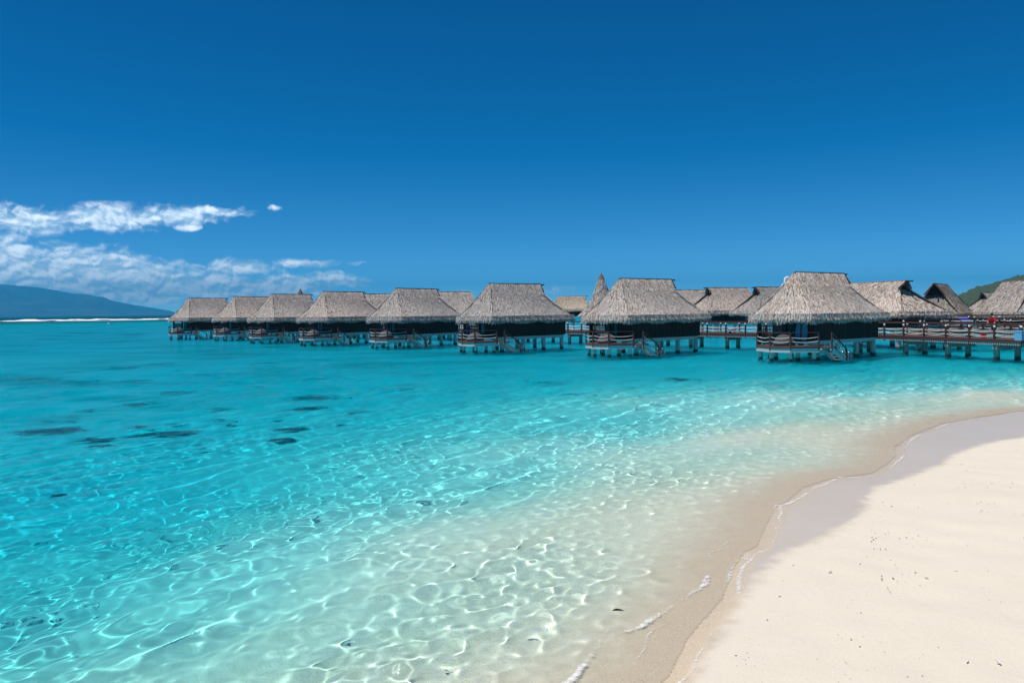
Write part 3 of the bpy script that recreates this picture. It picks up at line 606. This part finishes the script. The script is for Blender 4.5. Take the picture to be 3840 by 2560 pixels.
# tall cone roofed pavilion and its distant twin
def cone_pavilion(label):
    h = empty('cone_roofed_pavilion', label=label, cat='pavilion', group='cone roofed pavilions'); r = np.random.default_rng(5)
    prof = [(3.3, 2.9), (2.6, 3.5), (1.75, 4.7), (1.25, 5.7), (.75, 7.1), (.42, 8.1)]
    v = []; nseg = 28
    for (ra, z) in prof: v += [(ra * math.cos(2 * PI * k / nseg), ra * math.sin(2 * PI * k / nseg), z) for k in range(nseg)]
    f = [(i * nseg + k, i * nseg + (k + 1) % nseg, (i + 1) * nseg + (k + 1) % nseg, (i + 1) * nseg + k) for i in range(len(prof) - 1) for k in range(nseg)]
    roof = link('cone_roof', raw_mesh('cone_roof', np.array(v), np.array(f), True), M['under'], h)
    n = 6500; z = r.uniform(2.95, 8.1, n); zz = [p[1] for p in prof]; rr_ = np.interp(z, zz, [p[0] for p in prof]); keep = r.uniform(0, 3.0, n) < rr_; z, rr_ = z[keep], rr_[keep]; n = len(z)
    th = r.uniform(0, 2 * PI, n); sl = (np.interp(z - .05, zz, [p[0] for p in prof]) - np.interp(z + .05, zz, [p[0] for p in prof])) / .1
    rad = np.stack([np.cos(th), np.sin(th), np.zeros(n)], 1); dn = rad * sl[:, None] + np.array([0, 0, -1.]); dn /= np.linalg.norm(dn, axis=1, keepdims=True)
    nn = rad + np.array([0, 0, 1.]) * sl[:, None]; nn /= np.linalg.norm(nn, axis=1, keepdims=True)
    vv, f4 = blades(rad * rr_[:, None] + np.array([0, 0, 1.]) * z[:, None], dn, nn, r.uniform(.25, .6, n), r.uniform(.015, .04, n), np.abs(r.normal(.03, .03, n)), .2, r)
    link('roof_thatch', raw_mesh('roof_thatch', vv, f4, False), M['thatch'], roof, kind='stuff')
    MB().tube([(0, 0, 7.75), (0, 0, 8.05), (0, 0, 9.0)], [.50, .47, .02], 10).build('peak_cap', M['trim'], roof)
    MB().tube([(0, 0, 1.3), (0, 0, 3.1)], 2.3, 16).build('wall', M['wall'], h, True)
    for k in range(6): pile(h, 2.1 * math.cos(k * PI / 3), 2.1 * math.sin(k * PI / 3), 1.32, r=.2)
    return h
cn = cone_pavilion('tall pointed cone roof rising left of the second bungalow'); cn.location = (px(2257, 116), 116, 0)
c2 = copy_tree(cn); c2.location = (px(1130, 150), 150, -.65); c2['label'] = 'tiny far cone roof tip above the left cluster of bungalows'

# ------------------------------------------------------------------ things on the decks and roofs
def on_house(i, x, y, z):           # a point given in the plan of a front-row house
    h = HOUSES[i]; a = h.rotation_euler[2]; s = h.scale[0]
    return Vector((h.location.x + s * (x * math.cos(a) - y * math.sin(a)), h.location.y + s * (x * math.sin(a) + y * math.cos(a)), s * z))
def lounge_mesh():
    bm = bmesh.new(); bmesh.ops.create_uvsphere(bm, u_segments=20, v_segments=12, radius=1)
    for v in bm.verts:
        x, y, z = v.co; k = 1 + .10 * math.sin(3 * x + 2 * y); v.co = (x * .85 * k, y * .72 * k, (max(z, -.25) + .25) * (.62 if x < .2 else .62 - .30 * (x - .2)))
    me = bpy.data.meshes.new('day_lounger'); bm.to_mesh(me); bm.free(); me.polygons.foreach_set('use_smooth', [True] * len(me.polygons)); return me
LM = lounge_mesh(); where = ['nearest', 'second', 'third', 'fourth', 'fifth', 'sixth', 'seventh', 'farthest']
for i in range(8):
    l = empty('day_lounger', on_house(i, 5.2, .55, 1.05), HOUSES[i].rotation_euler[2] + .4, f'grey rounded canvas day lounger on the deck of the {where[i]} front row bungalow', 'lounger', 'day loungers on the bathing decks')
    link('cushion', LM, M['cushion'], l)
    MB().tube([(0, 0, 0), (0, 0, .05)], .62, 18).build('base', M['black'], l)
for i, c in ((1, 'skyblue'), (2, 'skyblue'), (3, 'white'), (5, 'skyblue')):
    t = MB(); 
    for k in range(6):
        t.bar((-.35 + k * .12, -.22, .58 + .05 * math.sin(k * 1.3)), (-.35 + k * .12 + .12, -.22 + .02, .58 + .05 * math.sin((k + 1) * 1.3)), .42, .03)
    o = t.build('beach_towel', M[c], smooth=True); o.location = on_house(i, 5.1, .6, 1.05); o.rotation_euler = (0, 0, HOUSES[i].rotation_euler[2])
    o['label'] = f'crumpled {"white" if c == "white" else "pale blue"} towel thrown over the lounger of the {where[i]} front row bungalow'; o['category'] = 'towel'; o['group'] = 'towels on the loungers'
# turquoise paddle board standing against the wall of the nearest house
bd = MB(); prof = [(-1.0, .03), (-.9, .24), (-.6, .40), (-.1, .46), (.4, .42), (.8, .25), (1.0, .03)]
pts = [(w, z) for z, w in prof] + [(-w, z) for z, w in reversed(prof)]; n = len(pts)
bd.add([(x, -.05, z) for x, z in pts] + [(x, .05, z) for x, z in pts], [tuple(range(n)), tuple(reversed(range(n, 2 * n)))] + [(i, n + i, n + (i + 1) % n, (i + 1) % n) for i in range(n)])
bo = empty('paddle_board', on_house(0, 4.22, 1.30, 2.02), HOUSES[0].rotation_euler[2] + PI / 2, 'turquoise rounded board standing on end on the nearest bungalow deck', 'paddle board'); bo.rotation_euler[0] = -.10
bd.build('board', M['teal'], bo); MB().box(-.06, .06, -.068, -.052, -.85, .85).build('stripe', M['wood'], bo)
# round blue float hanging on the rail of the third house
fl = MB().tube([(.42 * math.cos(2 * PI * k / 16), 0, .42 * math.sin(2 * PI * k / 16)) for k in range(17)], .12, 8, False).build('swim_ring', M['blue'], smooth=True, label='blue and white swim ring on the rail of the third bungalow', cat='swim ring'); fl.location = on_house(2, 4.2, -1.75, 1.75); fl.rotation_euler = (0, 0, HOUSES[2].rotation_euler[2] + .9)
# white pipe vent on the nearest roof
vt = empty('roof_vent', on_house(0, 3.15, -.72, 5.35), 0, 'small white pipe vent on the nearest thatched roof', 'vent')
MB().tube([(0, 0, -.4), (0, 0, .25), (.05, 0, .42), (.2, 0, .5), (.34, 0, .42), (.38, 0, .25)], .075, 8).build('pipe', M['white'], vt, True); MB().tube([(0, 0, -.12), (0, 0, -.02), (0, 0, .06)], [.24, .2, .09], 10).build('collar', M['white'], vt, True)
# things along the boardwalk
def board_panel(loc, rz, w, d, tilt, mat, label):
    e = empty('information_board', loc, rz, label, 'sign board')
    pn = MB().box(-w / 2, w / 2, -d / 2, d / 2, -.025, .025).build('panel', M[mat], e); pn.location = (0, 0, .95); pn.rotation_euler = (tilt, 0, 0)
    MB().box(-w / 2 - .03, w / 2 + .03, -d / 2 - .04, -d / 2, -.03, .03).build('edge', M['white'], pn)
    for s in (-1, 1): MB().bar((s * w * .3, 0, 0), (s * w * .3, 0, .93), .07, .07, (1, 0, 0)).build('leg', M['wood'], e)
board_panel((37.7, 66.6, 1.55), .35, 1.05, .6, .55, 'violet', 'tilted violet blue panel on the rear boardwalk left of the red shirted person')
cb = empty('cool_box', (32.05, 50.2, 1.42), .3, 'pale blue box standing on the boardwalk at the right edge', 'cool box')
MB().box(-.35, .35, -.25, .25, 0, .52).build('body', M['skyblue'], cb); MB().box(-.37, .37, -.27, .27, .525, .62).build('lid', M['skyblue'], cb); MB().bar((-.2, -.28, .45), (.2, -.28, .45), .03, .04).build('handle', M['white'], cb)
ct = empty('housekeeping_cart', (19.9, 72.9, 1.42), .8, 'small white service cart on the boardwalk left of the nearest bungalow', 'cart')
MB().box(-.5, .5, -.28, .28, .16, .36).build('tray', M['white'], ct); MB().tube([(-.5, 0, .3), (-.62, 0, .75), (-.5, 0, .86)], .03, 6).build('handle', M['steel'], ct)
for x in (-.35, .35):
    for y in (-.24, .24): MB().tube([(x, y - .03, .09), (x, y + .03, .09)], .09, 10).build('wheel', M['black'], ct)

# ------------------------------------------------------------------ person in red on the boardwalk
def skin_body(name, verts, edges, radii, mat, parent, sub=2):
    me = bpy.data.meshes.new(name); me.from_pydata(verts, edges, []); o = link(name, me, mat, parent)
    md = o.modifiers.new('skin', 'SKIN'); md.use_smooth_shade = True; sv = me.skin_vertices[0].data
    for i, r_ in enumerate(radii): sv[i].radius = (r_, r_) if not isinstance(r_, tuple) else r_
    sv[0].use_root = True; s2 = o.modifiers.new('sub', 'SUBSURF'); s2.levels = s2.render_levels = sub; return o
pe = empty('person', (32.75, 54.35, 1.42), math.radians(205), 'person in a red shirt and dark shorts leaning forward at the boardwalk rail', 'person')
V_ = [(0, 0, .88), (.05, 0, 1.05), (.14, 0, 1.25), (.19, 0, 1.34), (.23, 0, 1.42), (.26, 0, 1.50), (.25, 0, 1.60),   # 0-6 trunk, neck, head, bent a little forward (+x)
      (0, .09, .84), (.02, .10, .48), (-.02, .10, .08), (.12, .11, .03), (0, -.09, .84), (-.06, -.10, .47), (-.14, -.10, .08), (0, -.11, .03),  # 7-14 legs
      (.16, .19, 1.28), (.24, .24, 1.03), (.44, .22, .95), (.51, .21, .94), (.16, -.19, 1.28), (.26, -.24, 1.04), (.45, -.2, .96), (.52, -.19, .95)]  # arms
E_ = [(0, 1), (1, 2), (2, 3), (3, 4), (4, 5), (5, 6), (0, 7), (7, 8), (8, 9), (9, 10), (0, 11), (11, 12), (12, 13), (13, 14), (2, 15), (15, 16), (16, 17), (17, 18), (2, 19), (19, 20), (20, 21), (21, 22)]
R_ = [.13, .12, .13, .07, .055, .085, .08, .09, .06, .042, .04, .09, .06, .042, .04, .06, .042, .03, .028, .06, .042, .03, .028]
for base, s in ((18, 1), (22, -1)):            # fingers and thumb of each hand
    bx, by, bz = V_[base]
    for k, (dy, ln) in enumerate(((-.03, .07), (-.01, .08), (.01, .075), (.03, .06))):
        V_.append((bx + .05, by + dy, bz)); V_.append((bx + .05 + ln * .6, by + dy, bz - .03)); i = len(V_) - 2; E_ += [(base, i), (i, i + 1)]; R_ += [.009, .008]
    V_.append((bx + .02, by - s * .045, bz - .02)); E_.append((base, len(V_) - 1)); R_.append(.01)
skin_body('body', V_, E_, R_, M['skin'], pe)
skin_body('shirt', [(.0, 0, .90), (.05, 0, 1.05), (.14, 0, 1.25), (.185, 0, 1.35), (.16, .19, 1.285), (.215, .23, 1.10), (.16, -.19, 1.285), (.22, -.23, 1.11)], [(0, 1), (1, 2), (2, 3), (2, 4), (4, 5), (2, 6), (6, 7)], [.155, .15, .155, .08, .085, .07, .085, .07], M['red'], pe)
skin_body('shorts', [(0, 0, .90), (0, .09, .82), (.015, .10, .56), (0, -.09, .82), (-.045, -.10, .56)], [(0, 1), (1, 2), (0, 3), (3, 4)], [.15, .115, .09, .115, .09], M['shorts'], pe)
bm = bmesh.new(); bmesh.ops.create_uvsphere(bm, u_segments=14, v_segments=9, radius=.105)
for v in bm.verts: v.co = (v.co.x - .02, v.co.y, v.co.z * 1.1 if v.co.z > -.02 or v.co.x < .02 else -.01)
me = bpy.data.meshes.new('hair'); bm.to_mesh(me); bm.free(); hr = link('hair', me, M['hair'], pe); hr.location = (.25, 0, 1.60)
MB().tube([(.335, 0, 1.56), (.365, 0, 1.535), (.34, 0, 1.52)], [.012, .018, .010], 6).build('nose', M['skin'], pe, True)
bag = MB().box(-.16, .16, -.10, .10, 0, .26).tube([(-.1, 0, .26), (-.06, 0, .42), (.06, 0, .42), (.1, 0, .26)], .015, 5, False).build('beach_bag', M['red'], label='red beach bag on the boardwalk at the person\'s feet', cat='bag'); bag.location = (32.2, 54.6, 1.43)

# ------------------------------------------------------------------ coral heads on the lagoon bed
m, q, b = material('dark_coral'); P = q.new('NewGeometry').outputs['Position']; rim = q.new('Attribute', attribute_name='rim').outputs['Fac']; n = q.noise(P, 1.6, 5, .7); n2 = q.noise(P, 6, 4, .7)
c = q.mix(n2, (.012, .024, .028), (.06, .075, .06)); c = q.mix(q.step(q.m('ADD', rim, q.m('MULTIPLY', q.m('SUBTRACT', n, .5), 1.5)), .52, 1.05), c, (.62, .62, .54))     # sand lies between the outer growths
q.l.new(c, b.inputs['Base Color']); b.inputs['Roughness'].default_value = .95; b.inputs['Specular IOR Level'].default_value = .05; M['coral'] = m
def coral(x, y, rad, hgt, seed, label, group):
    r = np.random.default_rng(seed); nr_, na = 9, 30; v = [(0, 0, hgt)]; ph = r.uniform(0, 6.28, 6); am = r.uniform(.05, .2, 6); e2 = r.normal(0, .09, 30)
    for i in range(1, nr_ + 1):
        for k in range(na):
            t = 2 * PI * k / na; rr_ = rad * (1 + (e2[k] + sum(am[j] * math.sin((j + 2) * t + ph[j]) for j in range(6))) * i / nr_) * i / nr_
            v.append((rr_ * math.cos(t) * 1.25, rr_ * math.sin(t) * .85, hgt * (1 - (i / nr_) ** 2.2) * (1 + r.normal(0, .16)) - .25 * (i / nr_) ** 4))
    f = [(0, 1 + k, 1 + (k + 1) % na) for k in range(na)]
    tri = f + [t for i in range(nr_ - 1) for k in range(na) for t in ((1 + i * na + k, 1 + (i + 1) * na + k, 1 + (i + 1) * na + (k + 1) % na), (1 + i * na + k, 1 + (i + 1) * na + (k + 1) % na, 1 + i * na + (k + 1) % na))]
    o = link('coral_head', raw_mesh('coral_head', np.array(v), np.array(tri), True, {'rim': np.array([0.0] + [i / nr_ for i in range(1, nr_ + 1) for k in range(na)])}), M['coral'], label=label, cat='coral', group=group)
    o.location = (x, y, float(seabed_z(np.array([x]), np.array([y]))[0])); o.cycles.is_caustics_receiver = True
def ground_at(xp, yp):               # where a view line through a picture point meets the water
    d_ = fw * 3000 + rt * (xp - 1920) - up * (yp - 1280); t = -3.7 / d_.z; return d_.x * t, d_.y * t
CORALS = [(110, 1604, 230, 'largest dark coral patch under the water at the left edge'), (255, 1634, 150, 'dark coral patch just right of the largest one at the left edge'), (530, 1613, 230, 'long dark coral patch in the left of the lagoon'),
          (1130, 1480, 190, 'wide dark coral patch in front of the fifth bungalow'), (1110, 1525, 160, 'second of two wide coral patches in front of the fifth bungalow'), (1040, 1600, 130, 'dark coral patch in mid lagoon, upper of two close together'),
          (1000, 1645, 105, 'dark coral patch in mid lagoon, lower of two close together'), (2570, 1420, 130, 'dark coral patch in front of the second bungalow near the pale shelf'), (2170, 1475, 80, 'lone coral patch left of the pale sand shelf')]
SMALLC = [(450, 1588, 60, 'small coral patch just above the long dark one'), (985, 1565, 50, 'small coral patch above the mid lagoon pair'), (1285, 1540, 60, 'small coral patch right of the two wide ones'), (770, 1525, 90, 'thin coral streak left of the two wide patches'),
          (600, 1462, 110, 'coral streak midway between the long dark patch and the bungalows'), (80, 1417, 110, 'coral patch at the left edge, upper group'), (240, 1425, 120, 'coral patch second from the left edge in the upper group'), (460, 1422, 110, 'coral patch third from the left edge in the upper group'),
          (560, 1360, 90, 'faint coral patch below the left end of the bungalow row'), (420, 1375, 110, 'faint coral streak left of the bungalow row, farther out'), (970, 1357, 100, 'faint coral patch below the fifth bungalow'), (260, 1525, 70, 'small coral patch above the largest left patch'),
          (180, 1570, 60, 'tiny coral patch touching the top of the largest left patch'), (470, 1505, 120, 'flat coral streak above the long dark patch'), (1500, 1455, 75, 'lone dark coral patch below the third bungalow'), (2030, 1425, 90, 'coral patch below the second bungalow'),
          (60, 1840, 70, 'small coral patch at the left edge in the near water'), (270, 1660, 90, 'narrow coral patch below the largest left patches'), (690, 1680, 50, 'small coral patch right below the long dark one'), (1140, 1415, 80, 'small coral patch farther out than the wide pair'),
          (910, 1445, 60, 'small coral patch left of the wide pair, farther out'), (300, 1248, 130, 'long thin dark reef streak far out at the left'), (470, 1253, 110, 'short dark reef streak left of the farthest bungalow'), (170, 1271, 90, 'second long reef streak far out at the left edge'),
          (1010, 1298, 130, 'dark streak in the water below the left cluster of bungalows'), (720, 1400, 80, 'coral patch in open water below the farthest bungalows'), (1560, 1400, 70, 'small coral patch below the fourth bungalow'), (1390, 1445, 50, 'tiny coral dot right of the wide pair')]
rc = random.Random(4)
for k in range(26):
    yq = rc.uniform(1375, 1600); SMALLC.append((rc.uniform(0, 1000 + 500 * (k % 2)), yq, rc.uniform(24, 60), 'tiny dark coral spot scattered between the larger patches of the lagoon'))
for i, c in enumerate(CORALS + SMALLC):
    xx, yy = ground_at(c[0], c[1]); dd = math.hypot(xx, yy); rad = c[2] / 3000 * dd * .5 / .94; yy += 1.5
    coral(xx, yy, rad, min(.6, .15 + rad * .14), 100 + i, c[3], 'tiny coral spots' if c[3].startswith('tiny dark') else 'dark coral patches on the lagoon bed')

# ------------------------------------------------------------------ small things on the sand
SHM = MB(); 
for k in range(1): SHM.tube([(0, 0, .004), (.012, 0, .014), (.03, .004, .016), (.048, .002, .010), (.06, 0, .004)], [.002, .012, .014, .009, .002], 8)
SHM = SHM.mesh('shell', True)
SHL = ['leftmost pale shell on the dry sand', 'second pale shell from the left, highest of its row', 'third pale shell from the left on the dry sand', 'fourth pale shell from the left on the dry sand', 'fifth pale shell from the left on the dry sand', 'rightmost pale shell of the upper row on the dry sand', 'left one of two pale shells near the bottom edge', 'right one of two pale shells near the bottom edge']
for k, (xp, yp) in enumerate([(3105, 2147), (3220, 2119), (3350, 2168), (3482, 2170), (3592, 2145), (3705, 2146), (3625, 2478), (3735, 2480)]):
    xx, yy = ground_at(xp, yp); o = link('shell', SHM, M['shell'], label=SHL[k], cat='shell', group='shells scattered on the dry sand')
    zz = float(seabed_z(np.array([xx]), np.array([yy]))[0]); f_ = (3.7 - zz) / 3.7; o.location = (xx * f_, yy * f_, zz + .006); o.rotation_euler = (0, 0, .7 * k)
lf = MB().tube([(0, 0, .0), (.04, .01, .012), (.09, .0, .01), (.14, -.02, 0)], [.004, .018, .016, .003], 6).build('leaf', M['twig'], label='brown leaf under the shallow water near the swash line', cat='leaf'); xx, yy = ground_at(2303, 2304); lf.location = (xx, yy + .15, float(seabed_z(np.array([xx]), np.array([yy + .15]))[0]) + .01)
r = np.random.default_rng(9); n = 7000; xs = r.uniform(1.5, 16, n); ys = r.uniform(5.5, 24, n); sw = sdist(xs, ys, WETL)
clump = waves_field(xs, ys, comp_set(77, [(1.7, 1, 6, 0, 3), (.6, .8, 6, 0, 3)])); keep = (sw < -.15) & (clump > .7) & (np.abs(xs) < ys * .72 + 1); xs, ys = xs[keep], ys[keep]; zs = seabed_z(xs, ys); n = len(xs)
sz_ = np.abs(r.normal(.004, .004, n)) + .002; tet = np.array([(1, 0, -.3), (-.5, .87, -.3), (-.5, -.87, -.3), (0, 0, 1.)]); th = r.uniform(0, 6.28, n); c_, s_ = np.cos(th), np.sin(th)
vv = np.stack([np.stack([xs + sz_ * (t[0] * c_ - t[1] * s_) * 1.4, ys + sz_ * (t[0] * s_ + t[1] * c_), zs + .004 + sz_ * t[2] * .8], -1) for t in tet], 1).reshape(-1, 3)
ft = (np.arange(n)[:, None, None] * 4 + np.array([(0, 1, 3), (1, 2, 3), (2, 0, 3)])[None]).reshape(-1, 3)
link('sand_debris', raw_mesh('sand_debris', vv, ft, False), solid('coral_crumbs', (.30, .22, .15), .9, .1, 30, .6), kind='stuff', label='scattered coral crumbs and bits of shell on the dry sand', cat='debris')
by = empty('buoy', (-166, 330, 0), 0, 'small white buoy floating in the lagoon near the reef', 'buoy'); MB().tube([(0, 0, -.5), (0, 0, 0), (0, 0, .6), (0, 0, 1.0)], [.25, .5, .5, .2], 12).build('float', M['white'], by, True); MB().tube([(0, 0, 1.0), (0, 0, 1.3)], .06, 6).build('mast', M['black'], by)

# ------------------------------------------------------------------ reef breakers, far island, green hill
def noise1(t, seed, oct_=5):
    r_ = np.random.default_rng(seed); out = np.zeros_like(t)
    for o in range(oct_): out += np.sin(t * 2 ** o + r_.uniform(0, 6.28)) * .6 ** o * r_.uniform(.6, 1.2) + np.sin(t * 2 ** o * 1.37 + r_.uniform(0, 6.28)) * .4 * .6 ** o
    return out
def breaker(x0, x1, y, h0, depth, seed, label, dy=0.0):
    nx = 500; xs = np.linspace(x0, x1, nx); env = np.clip(noise1(xs / 45, seed) * .35 + .55, .08, 1.2) * np.clip((xs - x0) / 25, 0, 1) * np.clip((x1 - xs) / 25, 0, 1)
    rows = [(-1, -.25), (-.75, .45), (-.35, .85), (0, 1.0), (.35, .75), (.8, .3), (1.1, -.25)]; v = []
    for j, (a, b_) in enumerate(rows):
        yy_ = y + (xs - x0) * dy + a * depth * (.6 + .4 * env) + noise1(xs / 7, seed + j) * .5; v.append(np.stack([xs, yy_, h0 * b_ * env + (noise1(xs / 3.1, seed + 9 + j) * .10 * h0 if b_ > 0 else 0)], -1))
    link('breaking_wave', raw_mesh('breaking_wave', np.concatenate(v), grid_faces(len(rows), nx), True), M['foamy'], label=label, cat='wave', group='white surf along the reef')
breaker(-620, -140, 600, .22, 3, 3, 'long continuous white line of surf along the reef', .02)
breaker(-420, -215, 650, 1.3, 4, 7, 'taller white breaking crest behind the surf line, left of the bungalows', .02)
breaker(-250, -190, 700, 1.2, 4, 12, 'short white crest beyond the reef near the farthest bungalow')
def terrain_thing(name, U, Vv, H, mat, xform, label=None):
    nr_, nc_ = H.shape; pts = np.array(xform(U.ravel(), Vv.ravel(), H.ravel())).T; return link(name, raw_mesh(name, pts, grid_faces(nr_, nc_), True), mat, kind='structure')
def fbm2(x, y, seed, oct_=7, k0=1.0):
    r_ = np.random.default_rng(seed); z = np.zeros_like(x)
    for o in range(oct_):
        for _ in range(3):
            t = r_.uniform(0, 6.28); k = k0 * 2 ** o * r_.uniform(.8, 1.3); z += np.sin(k * (x * math.cos(t) + y * math.sin(t)) + r_.uniform(0, 6.28)) * .52 ** o
    return z
# island: long slope falling to the right into the sea, 12 km off
D = 12000.0; u = np.linspace(-58, -21.8, 300); v_ = np.linspace(0, 1, 40); U, Vv = np.meshgrid(u, v_, indexing='xy')
crest = np.interp(u, [-58, -52, -46, -41, -37, -34, -32.5, -30.45, -28.7, -26.8, -25, -23.1, -22.5, -21.8], [.3, .8, 1.4, 1.9, 2.05, 2.05, 1.98, 1.79, 1.43, 1.0, .64, .27, .06, 0]) * PI / 180 * D
Hm = crest[None] * np.sin(np.clip(Vv, 0, 1) * PI * .5) ** 1.15 + fbm2(np.radians(U) * 60, Vv * 5, 4) * 22 * np.minimum(1, crest[None] / 150) * np.sin(Vv * PI); Hm[0] = -20
isl, q, b = material('island_slopes'); P = q.new('NewGeometry').outputs['Position']; q.l.new(q.mix(q.step(q.noise(P, .0016, 6, .6), .42, .62), (.02, .034, .02), (.06, .065, .045)), b.inputs['Base Color']); b.inputs['Roughness'].default_value = .95
terrain_thing('far_island', U, Vv, Hm, isl, lambda a, w, h_: ((D + w * 3500) * np.sin(np.radians(a)), (D + w * 3500) * np.cos(np.radians(a)), h_ * (D + w * 3500) / D))
# wooded hill behind the bungalows on the right
D2 = 900.0; u = np.linspace(27.5, 62, 260); v_ = np.linspace(0, 1, 70); U, Vv = np.meshgrid(u, v_, indexing='xy')
crest = np.interp(u, [27.5, 29.0, 29.8, 30.7, 31.5, 32.6, 35, 40, 48, 56, 62], [0, .3, .8, 1.15, 1.45, 1.8, 2.6, 3.6, 4.2, 3.0, 1.5]) * PI / 180 * D2 * 1.1
Hh = crest[None] * np.sin(Vv * PI * .5) + 3.4; Hh += (np.abs(fbm2(np.radians(U) * 420, Vv * 90, 8, 4)) * 1.3 + fbm2(np.radians(U) * 70, Vv * 14, 6) * 1.0) * np.minimum(1, crest[None] / 6); Hh[0] = -3
hl, q, b = material('wooded_slope'); P = q.new('NewGeometry').outputs['Position']; q.l.new(q.mix(q.noise(P, .12, 6, .7), (.018, .035, .012), (.075, .11, .035)), b.inputs['Base Color']); b.inputs['Roughness'].default_value = .9
bp = q.new('Bump'); bp.inputs['Strength'].default_value = 1; bp.inputs['Distance'].default_value = 2.5; q.l.new(q.noise(P, .35, 5, .7), bp.inputs['Height']); q.l.new(bp.outputs[0], b.inputs['Normal'])
terrain_thing('green_hill', U, Vv, Hh, hl, lambda a, w, h_: ((D2 + w * 260) * np.sin(np.radians(a)), (D2 + w * 260) * np.cos(np.radians(a)), h_))

# ------------------------------------------------------------------ haze
hm = bpy.data.materials.new('haze'); hm.use_nodes = True; q = NT(hm.node_tree); q.n.clear(); out = q.new('OutputMaterial'); pv = q.new('VolumePrincipled')
pv.inputs['Density'].default_value = 1.15e-4; pv.inputs['Color'].default_value = (.04, .54, 1.0, 1); pv.inputs['Anisotropy'].default_value = 0.0; q.l.new(pv.outputs[0], out.inputs['Volume'])
MB().box(-17000, 17000, -17000, 17000, -82, 580).build('haze', hm, kind='stuff', label='thin blue sea haze over the whole bay', cat='haze')
